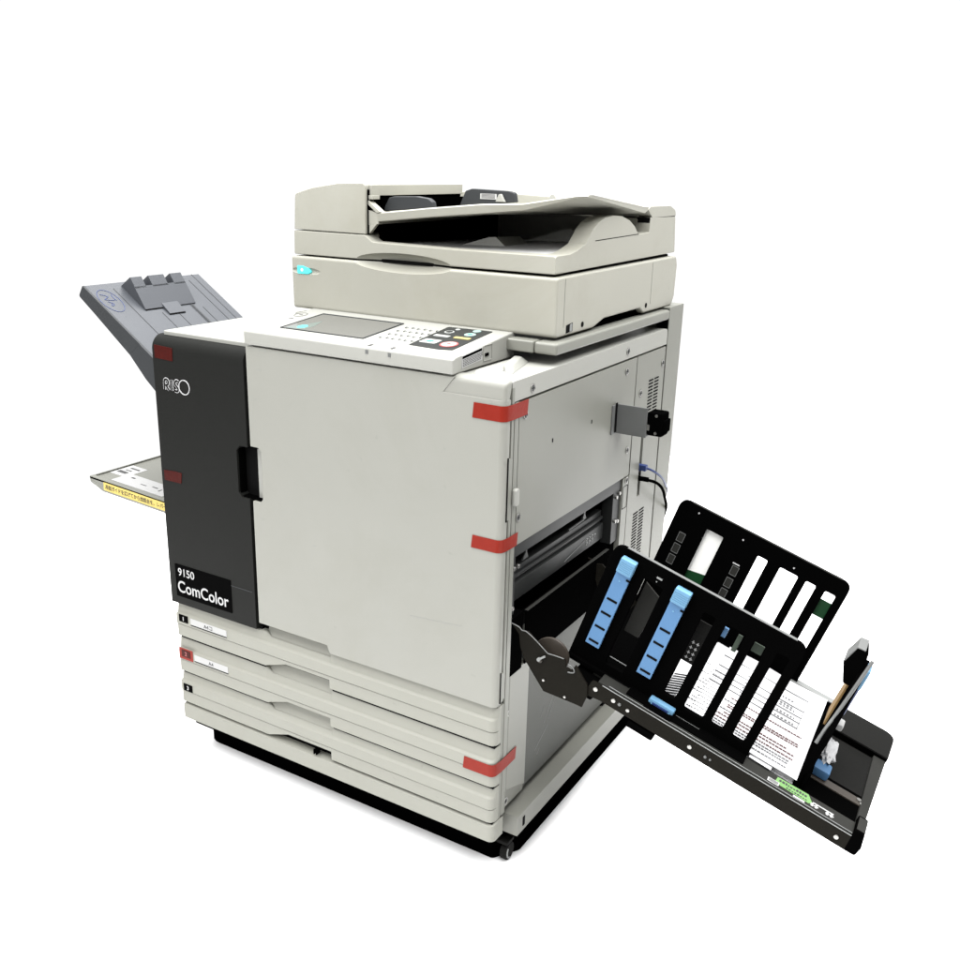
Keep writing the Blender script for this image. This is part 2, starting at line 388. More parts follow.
# number tags and size labels
def ntag(x, z, n, par, tm='gloss', dm='white'):
    b = MB(); b.box(x, x + 0.0275, z, z + 0.0175, 0.0, 0.0012, XZ, bev=0.0004); t = b.build('number_tag', M[tm], par)
    b = MB(); b.text(n, 0.0135, XZ, x + 0.0138, z + 0.0040, 0.0014, 0.0003, 0.0003, 1.0, 'CENTER'); b.build('digit', M[dm], t)
def stag(x0, x1, z, txt, par):
    b = MB(); b.box(x0, x1, z + .0016, z + 0.0165, 0.0, 0.0010, XZ, bev=0.0003); t = b.build('size_label', M['label'], par)
    b = MB(); b.box(x0, x1, z - .0002, z + 0.0014, 0.0, 0.0014, XZ); b.build('label_holder', M['black'], t)
    b = MB(); b.text(txt, 0.0125, XZ, (x0 + x1) / 2 + .0, z + 0.0045, 0.0011, 0.0003, 0.0, 1.0, 'CENTER'); b.build('size_text', M['ink'], t)
ntag(-0.812, 0.3325, '1', D1); stag(-0.776, -0.668, 0.3312, 'A4コ', D1)
ntag(-0.812, 0.2455, '2', D2, 'tape_dark', 'btnred'); stag(-0.772, -0.670, 0.2432, 'A4', D2)
ntag(-0.814, 0.1590, '3', D3)
# red tape framing tag 2
b = MB(); b.holed([rrect(-0.8195, 0.2395, -0.777, 0.2665, 0.0003), rrect(-0.812, 0.2455, -0.7845, 0.263, 0.0003)], 0.0001, 0.0007, XZ); b.build('tape', M['tape'], root, label='red tape square around tag 2')

# --- red tape strips
def ltape(z0, z1, xf, ys, r=0.011, gl=0.0010, m='tape', tilt=0.0, name='tape'):
    outer = [(xf, -gl)]; inner = [(xf, -0.0002)]
    for k in range(7):
        a = k / 6 * math.pi / 2
        outer.append((-0.0005 - r + (r + gl) * math.sin(a), r - (r + gl) * math.cos(a)))
        inner.append((-0.0005 - r + (r + 0.0003) * math.sin(a), r - (r + 0.0003) * math.cos(a)))
    outer.append((0.0020, 0.024)); inner.append((0.0013, 0.024))
    outer.append((0.0020, ys)); inner.append((0.0013, ys))
    b = MB(); lo = outer + inner[::-1]
    # ragged torn end
    b.prism(lo, z0, z1, XY, top=[(x + (0.0025 if i in (0, len(lo) - 1) else 0), y + (0.003 if i in (len(outer) - 1, len(outer)) else 0)) for i, (x, y) in enumerate(lo)])
    return b.build(name, M[m], root, label='red tape strip over the edge of the door')
ltape(0.911, 0.9375, -0.063, 0.073)
ltape(0.679, 0.7025, -0.060, 0.052)
o = ltape(0.232, 0.257, -0.067, 0.078)
b = MB(); b.prism([(-0.8240, 0.922), (-0.773, 0.920), (-0.772, 0.947), (-0.8235, 0.949)], 0.0006, 0.0014, XZ); b.build('tape', M['tape_dark'], root, label='dark red tape near the top of the charcoal door')
b = MB(); b.prism([(-0.8225, 0.660), (-0.773, 0.6605), (-0.770, 0.6835), (-0.788, 0.6845), (-0.8225, 0.682)], 0.0006, 0.0014, XZ); b.build('tape', M['tape_dark'], root, label='dark red tape halfway down the charcoal door')

# --- right side: front post strips, panels, screws, vents
b = MB()
b.box(0.0215, 0.030, 0.385, 0.965, -0.010, 0.0005, YZ, bev=0.001)
b.box(0.0325, 0.0465, 0.130, 0.938, -0.010, 0.0005, YZ, bev=0.001)
b.box(0.0245, 0.0465, 0.130, 0.372, -0.010, -0.0010, YZ, bev=0.001)
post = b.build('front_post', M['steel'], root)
for q in ((0.0145, 0.0235, 0.735, 0.845), (0.014, 0.0235, 0.383, 0.442)):
    b = MB(); b.box(*q, -0.006, 0.0012, YZ, bev=0.0008); b.build('door_hinge', M['steel'], post)
b = MB(); b.box(0.0125, 0.0145, 0.733, 0.847, -0.003, 0.0014, YZ); b.box(0.0125, 0.0142, 0.382, 0.444, -0.003, 0.0014, YZ)
b.build('hinge_gap', M['gap'], post)
b = MB(); b.prism(rrect(0.030, 0.757, 0.0445, 0.788, 0.005), 0.0, 0.009, YZ, bev=0.003); b.build('catch', M['panel'], post)
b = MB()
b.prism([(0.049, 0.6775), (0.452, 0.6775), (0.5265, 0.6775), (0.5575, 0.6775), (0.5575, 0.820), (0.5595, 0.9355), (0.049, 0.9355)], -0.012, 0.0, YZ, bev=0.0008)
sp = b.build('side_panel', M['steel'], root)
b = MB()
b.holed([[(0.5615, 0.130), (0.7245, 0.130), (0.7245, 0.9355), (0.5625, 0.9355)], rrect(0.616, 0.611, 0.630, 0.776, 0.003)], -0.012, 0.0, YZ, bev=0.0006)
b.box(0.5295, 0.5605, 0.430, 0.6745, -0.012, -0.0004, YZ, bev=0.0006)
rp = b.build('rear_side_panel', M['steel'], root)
b = MB(); b.box(0.610, 0.636, 0.605, 0.782, -0.03, -0.0145, YZ); b.build('cable_slot', M['blackmat'], rp)
b = MB(); b.holed([rrect(0.5325, 0.604, 0.5575, 0.656, 0.002), rrect(0.5335, 0.605, 0.5565, 0.655, 0.0015)], -0.0004, 0.0002, YZ); b.build('knockout', M['gap'], rp)
# vents: short louvre slots in slanted columns
slot0 = None
def vent(ya, yb, za, zb, rows, cols):
    b = MB()
    w = (yb - ya) / cols
    for i in range(rows):
        for j in range(cols):
            z = za + (zb - za) * i / (rows - 1); y = ya + j * w
            b.prism(rrect(y + w * .10, z - .0016, y + w * .90, z + .0016, .0014, 3), -0.0015, 0.0006, YZ)
    return b.build('vent', M['gap'], rp)
vent(0.632, 0.697, 0.798, 0.872, 11, 2)
vent(0.598, 0.668, 0.420, 0.572, 22, 2)
# screws
scr = None
def screw(y, z, x=0.0, r=0.0078, par=root):
    global scr
    c = Vector((x + 0.001, y, z))
    if scr is None:
        b = MB()
        b.holed([circ(y, z, r, 20), circ(y, z, r * .74, 20)], 0.0, 0.0014, YZ, bev=0.0004)
        o = b.build('screw', M['screw'], par)
        b = MB(); b.cyl(y, z, r * .72, 0.0, 0.0006, YZ); hd = b.build('screw_head', M['bracket'], o)
        b = MB(); b.box(y - .0008, y + .0008, z - .0046, z + .0046, 0.0006, 0.0009, YZ); b.box(y - .0034, y + .0034, z - .0008, z + .0008, 0.0006, 0.00085, YZ)
        b.build('slot', M['gap'], o)
        scr = o; return o
    o = dup_at(scr, c, par)
    off = c - WC[scr.name]
    for ch in list(scr.children): dup_at(ch, WC[ch.name] + off, o)
    return o
for y, z in ((0.092, 0.953), (0.505, 0.956), (0.506, 0.914), (0.711, 0.900), (0.591, 0.853), (0.069, 0.911), (0.056, 0.729), (0.537, 0.738), (0.547, 0.668)):
    screw(y, z)
screw(0.054, 0.343, -0.002, 0.0085); screw(0.052, 0.150, -0.002, 0.0075)
for y in (.1755, .3425):
    b = MB(); b.prism(rrect(y, .8375, y + .004, .845, .001), -0.001, 0.0004, YZ); b.build('rivet_hole', M['gap'], sp)

# --- rear column and scanner support
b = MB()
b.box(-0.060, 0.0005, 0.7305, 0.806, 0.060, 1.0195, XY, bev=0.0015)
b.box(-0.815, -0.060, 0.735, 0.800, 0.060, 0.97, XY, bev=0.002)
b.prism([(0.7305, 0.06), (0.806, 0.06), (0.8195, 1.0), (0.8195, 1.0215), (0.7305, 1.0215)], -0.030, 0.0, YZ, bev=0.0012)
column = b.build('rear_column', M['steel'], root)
b = MB()
b.box(-0.045, 0.001, 0.175, 0.731, 0.995, 1.0165, XY, bev=0.005, seg=3)
b.box(-0.60, -0.046, 0.175, 0.215, 0.995, 1.0165, XY, bev=0.003, seg=3)
b.box(-0.60, -0.56, 0.215, 0.731, 0.995, 1.0165, XY, bev=0.003, seg=3)
b.box(-0.55, -0.52, 0.60, 0.70, 0.975, 0.996, XY); b.box(-0.12, -0.09, 0.60, 0.70, 0.975, 0.996, XY)
support = b.build('scanner_support', M['steel'], root)
b = MB(); b.box(-0.58, -0.026, 0.33, 0.64, 1.0168, 1.045, XY); b.build('notch_dark_fill', M['blackmat'], support)  # black box added behind the housing notch to shade it

# ------------------------------------------------------------------ control panel
def pz(y): return 1.0065 + 0.09 * y
pts = fillet([(-0.002, 0.9805), (0.222, 0.9815), (0.222, 0.9815 + .045), (0.0, 1.0065), (-0.0045, 1.002)], [0.004, .002, .004, .006, .002], 4)
b = MB()
b.prism([(-0.0045, 0.9782), (0.205, 0.9790), (0.205, pz(.205)), (0.0025, 1.0067), (-0.0045, 1.0035)], -0.571, -0.100, YZ, bev=0.0028, seg=3)
panel = b.build('control_panel', M['panel'], root, cut=None)
PF = frame((0, 0, 1.0065), (1, 0, 0), Vector((0, 1, 0.09)).normalized(), Vector((0, -0.09, 1)).normalized())
b = MB(); b.holed([rrect(-0.516, 0.036, -0.318, 0.165, 0.002), rrect(-0.513, 0.038, -0.321, 0.161, 0.002)], -0.001, 0.0016, PF); b.build('screen_bezel', M['greydark'], panel)
b = MB(); b.box(-0.513, -0.321, 0.038, 0.161, -0.001, 0.0009, PF); b.build('touch_screen', M['screen'], panel)
b = MB(); b.prism([(-0.506, .042), (-0.462, .041), (-0.462, .075), (-0.474, .112), (-0.486, .080), (-.500, .066)], .0009, .0011, PF); b.build('cyan_patch', M['glow'], panel)  # cyan patch and spot on the glass, coloured by emission
b = MB(); b.prism(circ(-0.480, 0.060, .009, 20, .012), .0011, .0013, PF); b.build('cyan_spot', M['led'], panel)
b = MB(); b.holed([circ(-0.553, 0.140, 0.0125, 24, .016), circ(-0.553, 0.140, 0.0115, 24, .015)], 0, 0.0006, PF)
b.box(-0.557, -0.549, 0.139, 0.142, 0, .0006, PF); b.box(-0.556, -0.545, 0.106, 0.109, 0, .0006, PF); b.build('power_mark', M['key'], panel)
key0 = None
for i in range(4):
    for j in range(6):
        x = -0.296 + j * 0.0135 + (0.0 if i < 3 else .0); y = 0.060 + i * 0.027 + (j % 2) * 0.002
        b = MB()
        b.cyl(x, y, 0.0036, 0.0, 0.0013, PF, 12, 0.0004)
        if key0 is None:
            key0 = b.build('key', M['btnpale'], panel)
            b = MB(); b.box(x - .0013, x + .0013, y - .0045, y + .0020, 0.0013, 0.0016, PF); b.build('key_mark', M['key'], key0)
        else:
            b.bm.free(); k = dup_at(key0, PF @ Vector((x, y, 0.00065)), panel); off = WC[k.name] - WC[key0.name]
            for ch in key0.children: dup_at(ch, WC[ch.name] + off, k)
b = MB(); b.prism(fillet([(-0.220, 0.038), (-0.155, 0.034), (-0.130, 0.040), (-0.134, 0.184), (-0.228, 0.180)], .004), -0.0005, 0.0008, PF); kd = b.build('key_panel', M['paneldark'], panel)
def btn(pts, m, h=0.002, name='button'):
    b = MB(); b.prism(pts, 0.0004, h, PF, bev=0.0005); return b.build(name, M[m], kd)
btn(rrect(-0.214, 0.060, -0.180, 0.086, .003), 'btnpale'); btn(circ(-0.197, 0.072, .007, 16), 'btnteal', .0022)
btn(circ(-0.155, 0.068, .0165, 28, .018), 'btnred'); btn(circ(-0.155, 0.068, .0135, 28, .015), 'btnpale', .0023); btn(circ(-0.155, .068, .004, 12), 'btnred', .0026)
btn(rrect(-0.216, 0.108, -0.184, 0.120, .002), 'btnpale'); btn(rrect(-0.174, 0.110, -0.141, 0.121, .002), 'btnyel')
btn(circ(-0.158, 0.143, .011, 20), 'btnmint'); btn(circ(-0.158, 0.143, .005, 20), 'btnteal', .0022); btn(circ(-0.160, 0.170, .008, 20), 'btnmint')
btn(circ(-0.203, 0.144, .0095, 20), 'btnpale'); btn(circ(-0.203, 0.144, .007, 20), 'paneldark', .0022); btn(circ(-0.199, 0.167, .005, 16), 'btnpale')
for x in (-0.279, -0.2305):
    b = MB(); b.prism(rrect(x - .003, 0.0015, x + .003, 0.0125, .001), -0.0002, 0.0007, PF, bev=.0002); b.build('indicator', M['key'], panel)
    b = MB(); b.box(x - .003, x + .003, .9935, 1.0005, 0.0044, 0.0051, XZ); b.build('indicator', M['bracket'], panel)
# side label of the panel
b = MB(); b.prism([(0.022, 0.9855), (0.088, 0.9905), (0.088, 1.0125), (0.022, 1.0065)], -0.100, -0.0993, YZ); sl = b.build('side_label', M['label'], panel)
b = MB(); b.prism([(0.0235, 1.0010), (0.0865, 1.0070), (0.0865, 1.0112), (0.0235, 1.0052)], -0.0993, -0.0990, YZ); b.build('label_header', M['black'], sl)
b = MB()
for r in range(5):
    y = 0.025
    while y < 0.083:
        w = random.uniform(.003, .009); z = 0.9988 + (y - .025) * .085 - r * .0026
        b.prism([(y, z - .0005), (y + w, z - .0005 + w * .085), (y + w, z + .0005 + w * .085), (y, z + .0005)], -0.0993, -0.0990, YZ); y += w + .0016
b.build('label_print', M['ink'], sl)
b = MB(); b.holed([rrect(0.092, 0.9865, 0.122, 1.0145, 0.002), rrect(0.093, 0.9875, 0.121, 1.0135, 0.0015)], -0.100, -0.0988, YZ); b.build('socket_cover', M['panel'], panel)
b = MB(); b.box(0.098, 0.110, 0.9945, 1.0000, -0.100, -0.0986, YZ); b.build('usb_socket', M['blackmat'], panel)

# ------------------------------------------------------------------ scanner and document feeder
scoop = ellipsoid(-0.347, 0.186, 1.1300, 0.121, 0.034, 0.0195)
tear = ellipsoid(-0.584, 0.189, 1.0985, 0.047, 0.010, 0.0085)
yzs = fillet([(0.196, 1.0215), (0.355, 1.0215), (0.405, 1.034), (0.585, 1.034), (0.608, 1.0215), (0.772, 1.0215), (0.786, 1.040), (0.790, 1.110), (0.780, 1.1290), (0.194, 1.1275)],
             [0.008, .004, .004, .004, .004, .012, .02, .02, .010, .006], 4)
b = MB(); b.prism(yzs, -0.6215, -0.013, YZ, bev=0.005, seg=3)
scanner = b.build('scanner', M['scan'], root, cut=[scoop, tear])
b = MB(); b.box(-0.600, -0.030, 0.215, 0.770, 1.1265, 1.1330, XY); b.build('lid_gap', M['gap'], scanner)
b = MB()
for y, z in ((0.2245, 0), (0.640, 0)):
    b.box(y, y + 0.0008, 1.038, 1.124, -0.014, -0.0127, YZ)
b.build('seam', M['steel_low'], scanner)
b = MB(); b.cyl(0.304, 1.0345, 0.0052, -0.016, -0.0122, YZ, 16); b.cyl(0.6165, 1.037, 0.0052, -0.016, -0.0122, YZ, 16); b.build('foot_hole', M['gap'], scanner)
b = MB(); b.prism([(0.236, 1.026), (0.262, 1.0275), (0.262, 1.043), (0.236, 1.0405)], -0.016, -0.0124, YZ); lk = b.build('lock_window', M['gap'], scanner)
b = MB(); b.prism([(0.250, 1.0275), (0.259, 1.028), (0.259, 1.042), (0.250, 1.0405)], -0.0126, -0.0118, YZ); b.build('lock_slider', M['alu'], lk)
b = MB()
lp = fillet([(-0.606, 1.0925), (-0.580, 1.0930), (-0.570, 1.0975), (-0.578, 1.1050), (-0.590, 1.1085), (-0.606, 1.1085)], .002)
b.prism(lp, -0.1985, -0.1930, XZ, bev=.001); b.build('status_lamp', M['led'], scanner)
b = MB(); b.cyl(-0.593, 1.1005, 0.0032, -0.1935, -0.1925, XZ, 16); b.build('lamp_core', M['ledcore'], scanner)
# feeder base (lid)
b = MB()
fp = fillet([(-0.6175, 1.1305), (-0.020, 1.1325), (-0.022, 1.1640), (-0.233, 1.1632), (-0.420, 1.1655), (-0.436, 1.1775), (-0.6165, 1.1775)], [.003, .004, .006, .01, .02, 0, 0], 4)
b.prism(fp, -0.235, -0.199, XZ, bev=0.0022, seg=2)
b.box(-0.6165, -0.432, 0.233, 0.790, 1.131, 1.1775, XY, bev=.001)
b.box(-0.434, -0.040, 0.233, 0.790, 1.131, 1.150, XY, bev=.001)
lid_parts = b; b = MB()
# sloping output bed
b.loft([[(x, 0.236, za), (x, 0.30, za + .001), (x, 0.62, zb), (x, 0.628, zb), (x, 0.628, 1.14), (x, 0.236, 1.14)] for x, za, zb in ((-0.432, 1.158, 1.152), (-0.30, 1.159, 1.156), (-0.17, 1.162, 1.168), (-0.056, 1.1635, 1.172))])
bed = b; b = lid_parts
# right side wall with the raised half-round tab
ry = [(0.2005, 1.1330), (0.788, 1.1365), (0.776, 1.2135), (0.700, 1.2150), (0.630, 1.2165), (0.626, 1.1860), (0.572, 1.1845)]
tab = [(0.565, 1.1880), (0.548, 1.2010), (0.518, 1.2145), (0.480, 1.2235), (0.440, 1.2260), (0.400, 1.2230), (0.370, 1.2150), (0.348, 1.2030), (0.336, 1.1920)]
ry += tab + [(0.318, 1.1780), (0.285, 1.1690), (0.255, 1.1640), (0.2015, 1.1640)]
b.prism(fillet(ry, .003, 3), -0.058, -0.0215, YZ, bev=0.004, seg=3)
b.box(-0.43, -0.050, 0.625, 0.785, 1.150, 1.2140, XY, bev=.003)
lid = b.build('feeder_lid', M['scan'], scanner, cut=[scoop])
bed.build('output_bed', M['label'], lid)
b = MB(); b.prism([(0.360, 1.1820), (0.570, 1.1850), (0.570, 1.1862), (0.360, 1.1832)], -0.024, -0.0211, YZ); b.build('tab_seam', M['gap'], lid)
# curled ribs of the bed
b = MB()
b.loft([[(-0.34, 0.34, 1.156), (-0.30, 0.34, 1.160), (-0.24, 0.34, 1.178), (-0.225, 0.34, 1.179), (-0.20, 0.34, 1.160)], [(-0.33, 0.42, 1.156), (-0.29, 0.42, 1.160), (-0.23, 0.42, 1.176), (-0.215, 0.42, 1.177), (-0.19, 0.42, 1.158)]])
b.loft([[(-0.27, 0.50, 1.156), (-0.23, 0.50, 1.168), (-0.16, 0.50, 1.190), (-0.14, 0.50, 1.191), (-0.10, 0.50, 1.168)], [(-0.26, 0.56, 1.156), (-0.22, 0.56, 1.168), (-0.15, 0.56, 1.188), (-0.13, 0.56, 1.189), (-0.09, 0.56, 1.168)]])
b.build('bed_rib', M['panel'], lid)
# dark interior beneath the input tray
b = MB(); b.box(-0.433, -0.424, 0.240, 0.625, 1.150, 1.245, XY); b.box(-0.430, -0.385, 0.540, 0.624, 1.153, 1.225, XY); b.build('feeder_throat', M['blackmat'], lid)
# hump
hz = fillet([(-0.6160, 1.1795), (-0.4355, 1.1790), (-0.4355, 1.2740), (-0.500, 1.2720), (-0.565, 1.2620), (-0.612, 1.2490)], [.002, .002, .008, .05, .05, .010], 6)
b = MB(); b.prism(hz, -0.545, -0.200, XZ, bev=0.0045, seg=3)
hump = b.build('feeder_cover', M['scan'], scanner)
b = MB()
b.box(-0.437, -0.428, 0.212, 0.54, 1.2505, 1.2712, XY, bev=.0015)
b.box(-0.437, -0.424, 0.2085, 0.232, 1.2440, 1.2515, XY, bev=.001)
b.build('cover_edge', M['scan'], hump)
b = MB(); b.box(-0.4358, -0.4338, 0.206, 0.54, 1.180, 1.262, XY); b.build('feeder_mouth', M['blackmat'], hump)
# input tray
def tr(x, y, z, t=0.0): return (x, y, z - t)
b = MB()
tf = [(-0.412, 0.207, 1.2203), (-0.300, 0.209, 1.2335), (-0.190, 0.213, 1.2448), (-0.105, 0.228, 1.2490), (-0.045, 0.243, 1.2600), (-0.010, 0.250, 1.2660), (0.006, 0.258, 1.2665)]
bk = [(-0.412, 1.2200), (-0.320, 1.2230), (-0.207, 1.2260), (-0.12, 1.2290), (-0.060, 1.2345), (-0.040, 1.2370), (-0.024, 1.2380)]
sts = []
for (xf, yf, zf), (xb, zb) in zip(tf, bk):
    th = 0.0180 if xf < -0.15 else (0.013 if xf < -.1 else 0.008 if xf < -.01 else 0.004)
    sts.append([(xf, yf + .015, zf - th), (xf, yf + .002, zf - th * .9), (xf, yf, zf - .002), (xf, yf + .004, zf), (xf, yf + .02, zf), (xb, 0.60, zb), (xb, 0.628, zb), (xb, 0.628, zb - .006), (xb, 0.60, zb - .012)])
b.loft(sts)
itray = b.build('document_tray', M['scan'], scanner)
b = MB(); b.prism([(-0.4335, 1.2420), (-0.4335, 1.2340), (-0.413, 1.2195), (-0.404, 1.2215)], -0.222, -0.2065, XZ, bev=.0006)
b.prism([(-0.434, 1.2240), (-0.411, 1.2190), (-0.411, 1.1990), (-0.434, 1.1960)], -0.60, -0.2085, XZ, bev=.0006)
b.prism([(-0.432, 1.1960), (-0.414, 1.1990), (-0.432, 1.1800)], -0.216, -0.2075, XZ, bev=.0006)
b.build('tray_bracket', M['scan'], itray)
# side guides on the tray
def sh(pts, dx): return [(x + dx, z) for x, z in pts]
b = MB(); b.prism(fillet([(-0.430, 1.221), (-0.414, 1.2470), (-0.402, 1.2500), (-0.350, 1.2520), (-0.322, 1.2490), (-0.313, 1.2430), (-0.311, 1.2320)], [0, .003, .006, .03, .012, .006, 0]), -0.262, -0.247, XZ, bev=.002); b.build('paper_guide', M['greydark'], itray)
b = MB(); b.prism(fillet([(-0.400, 1.224), (-0.384, 1.2590), (-0.368, 1.2640), (-0.280, 1.2620), (-0.266, 1.2590), (-0.262, 1.2400)], [0, .004, .01, .01, .006, 0]), -0.495, -0.480, XZ, bev=.002); pg = b.build('paper_guide', M['greydark'], itray)
b = MB(); b.box(-0.346, -0.306, 1.2440, 1.2550, -0.4797, -0.4787, XZ); lb = b.build('guide_label', M['label'], pg)
b = MB()
for k in range(4): b.box(-0.343, -0.310, 1.2460 + k * .0023, 1.2470 + k * .0023, -0.4787, -0.4784, XZ)
b.build('label_print', M['ink'], lb)
b = MB(); b.prism([(-0.304, 1.240), (-0.297, 1.2545), (-0.292, 1.2560), (-0.282, 1.240)], -0.478, -0.470, XZ, bev=.001); b.prism([(-0.190, 1.244), (-0.182, 1.258), (-0.176, 1.260), (-0.160, 1.244)], -0.49, -0.482, XZ, bev=.001); b.build('guide_tip', M['panel'], itray)
# rear edge and hinge of the feeder
b = MB(); b.prism([(-0.616, 1.178), (-0.050, 1.2135), (-0.050, 1.232), (-0.20, 1.2480), (-0.43, 1.2560), (-0.616, 1.2460)], -0.780, -0.632, XZ, bev=.003); b.build('feeder_rear', M['scan'], scanner)
b = MB()
b.prism(fillet([(0.612, 1.232), (0.640, 1.2160), (0.779, 1.2155), (0.772, 1.228), (0.740, 1.2375), (0.625, 1.2385)], [.003, .002, .003, .01, .02, .004], 5), -0.125, -0.0215, YZ, bev=0.003, seg=2)
b.build('feeder_hinge', M['scan'], scanner)
b = MB(); b.box(0.632, 0.776, 1.2138, 1.2158, -0.12, -0.0222, YZ); b.build('hinge_gap', M['gap'], scanner); b = MB(); b.box(0.6285, 0.6305, 1.186, 1.216, -0.10, -0.0228, YZ); b.build('hinge_gap', M['gap'], scanner)

# ------------------------------------------------------------------ right side opening: feeder unit
b = MB()
b.box(0.047, 0.5285, 0.652, 0.6765, -0.030, -0.004, YZ, bev=.001)           # header
b.box(0.047, 0.063, 0.540, 0.652, -0.030, -0.005, YZ, bev=.001)
b.box(0.492, 0.5285, 0.535, 0.652, -0.030, -0.005, YZ, bev=.001)
frame_o = b.build('feeder_frame', M['midmetal'], root)
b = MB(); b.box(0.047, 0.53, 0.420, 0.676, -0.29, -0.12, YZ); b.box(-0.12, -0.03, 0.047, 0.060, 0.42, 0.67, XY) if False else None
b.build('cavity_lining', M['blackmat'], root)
b = MB()
b.prism([(0.064, 0.585), (0.488, 0.585), (0.488, 0.612), (0.064, 0.612)], -0.060, -0.028, YZ, bev=.002)
b.tube([(0.068, 0.596, -0.026), (0.484, 0.596, -0.026)], 0.004, YZ)
b.box(0.064, 0.488, 0.548, 0.584, -0.055, -0.022, YZ, bev=.002)
fp_ = b.build('feeder_plate', M['midmetal'], root)
b = MB(); b.box(0.064, 0.488, 0.612, 0.652, -0.13, -0.062, YZ); b.build('feeder_slot', M['blackmat'], fp_)
for y in (0.150, 0.405):
    b = MB(); b.prism([(y - .012, .612), (y + .012, .612), (y + .006, .624), (y + .007, .643), (y + .004, .643), (y - .002, .622)], -0.035, -0.031, YZ, bev=.0006); b.build('feed_finger', M['bracket'], fp_)
b = MB()
for y, z, t in ((.402, .571, 0), (.415, .571, 1), (.428, .571, 0), (.402, .562, 1), (.415, .562, 0), (.428, .562, 1), (.441, .569, 0)):
    b.box(y, y + .009, z, z + .0018, -0.022, -0.0212, YZ); b.box(y, y + .0018, z - .004, z + .003, -0.022, -0.0212, YZ)
    if t: b.box(y + .006, y + .0075, z - .004, z + .004, -0.022, -0.0212, YZ)
b.build('embossed_marks', M['alu'], fp_)
b = MB(); b.tube([(0.30, 0.556, -0.0215), (0.40, 0.573, -0.0215)], 0.0008, YZ); b.tube([(0.33, .6135, -.03), (.40, .6150, -.03)], .002, YZ); b.build('scratch', M['bracket'], fp_)
for y, z in ((0.055, 0.632), (0.070, 0.632), (0.053, 0.555), (0.505, 0.640), (0.520, 0.645), (0.505, 0.585), (0.518, 0.582)):
    b = MB(); b.cyl(y, z, 0.0042, -0.006, -0.0005, YZ, 14, .001); b.build('bolt', M['screw'], frame_o)
# hopper wall: black plate across the opening, leaning out a little
b = MB()
b.prism([(0.094, 0.428), (0.458, 0.428), (0.458, 0.5375), (0.094, 0.5375)], 0.002, 0.006, YZ, bev=.0012)
hop = b.build('hopper_wall', M['black'], root)
b = MB(); b.box(0.094, 0.458, 0.5372, 0.5385, 0.001, 0.0075, YZ, bev=.0004); b.build('wall_edge', M['lipgrey'], hop)
# lower cover
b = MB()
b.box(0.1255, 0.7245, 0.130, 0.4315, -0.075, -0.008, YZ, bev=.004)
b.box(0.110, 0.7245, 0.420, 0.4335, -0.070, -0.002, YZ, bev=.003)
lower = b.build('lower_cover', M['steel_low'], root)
b = MB()
b.prism([(0.0485, 0.176), (0.1265, 0.146), (0.1265, 0.4080), (0.110, 0.4285), (0.0485, 0.4225)], -0.010, 0.0, YZ, bev=.0035, seg=3)
b.box(0.0485, 0.130, 0.130, 0.43, -0.012, -0.0065, YZ)
b.build('raised_cover', M['steel'], root)
for y0, z0, y1, z1 in ((.18, .19, .235, .222), (.215, .235, .255, .285), (.235, .235, .262, .268), (.26, .275, .262, .30), (.20, .255, .214, .275), (.225, .30, .245, .318), (.19, .175, .20, .185)):
    b = MB(); b.tube([(y0, z0, -.0078), ((y0 + y1) / 2, (z0 + z1) / 2 + .002, -.0078), (y1, z1, -.0078)], .0004, YZ); b.build('scuff_mark', M['alu'], lower)
# base rail, plinth, foot
b = MB(); b.box(-0.03, 0.0215, 0.062, 0.725, 0.072, 0.1150, XY, bev=.0015); rail = b.build('base_rail', M['steel'], root)
b = MB(); b.prism(rrect(0.083, .083, .092, .104, .002), 0.0205, 0.0221, YZ); b.build('rail_slot', M['gap'], rail)
b = MB()
b.prism(fillet([(-0.808, 0.058), (-0.03, 0.058), (0.004, 0.11), (0.004, 0.70), (-0.808, 0.70)], [.03, .01, .02, .02, .02]), 0.0, 0.071, XY, bev=.004)
b.box(-0.806, -0.02, 0.020, 0.70, 0.066, 0.0865, XY)
b.build('plinth_and_shade', M['blackmat'], root)  # black block for base and casters, with the shade below built in
b = MB(); b.cyl(0.078, 0.0185, 0.0185, -0.016, -0.001, YZ, 28, .003); cst = b.build('caster', M['slab'], root)
b = MB(); b.tube([(-0.0006, 0.078 + 0.0130 * math.cos(a), 0.0195 + 0.0140 * math.sin(a)) for a in [math.pi * (0.75 + k * .09) for k in range(9)]], 0.0017); b.build('wheel_rim', M['alu'], cst)
b = MB(); b.box(-0.024, 0.001, 0.062, 0.090, 0.040, 0.048, XY, bev=.002); b.build('caster_fork', M['slab'], cst)

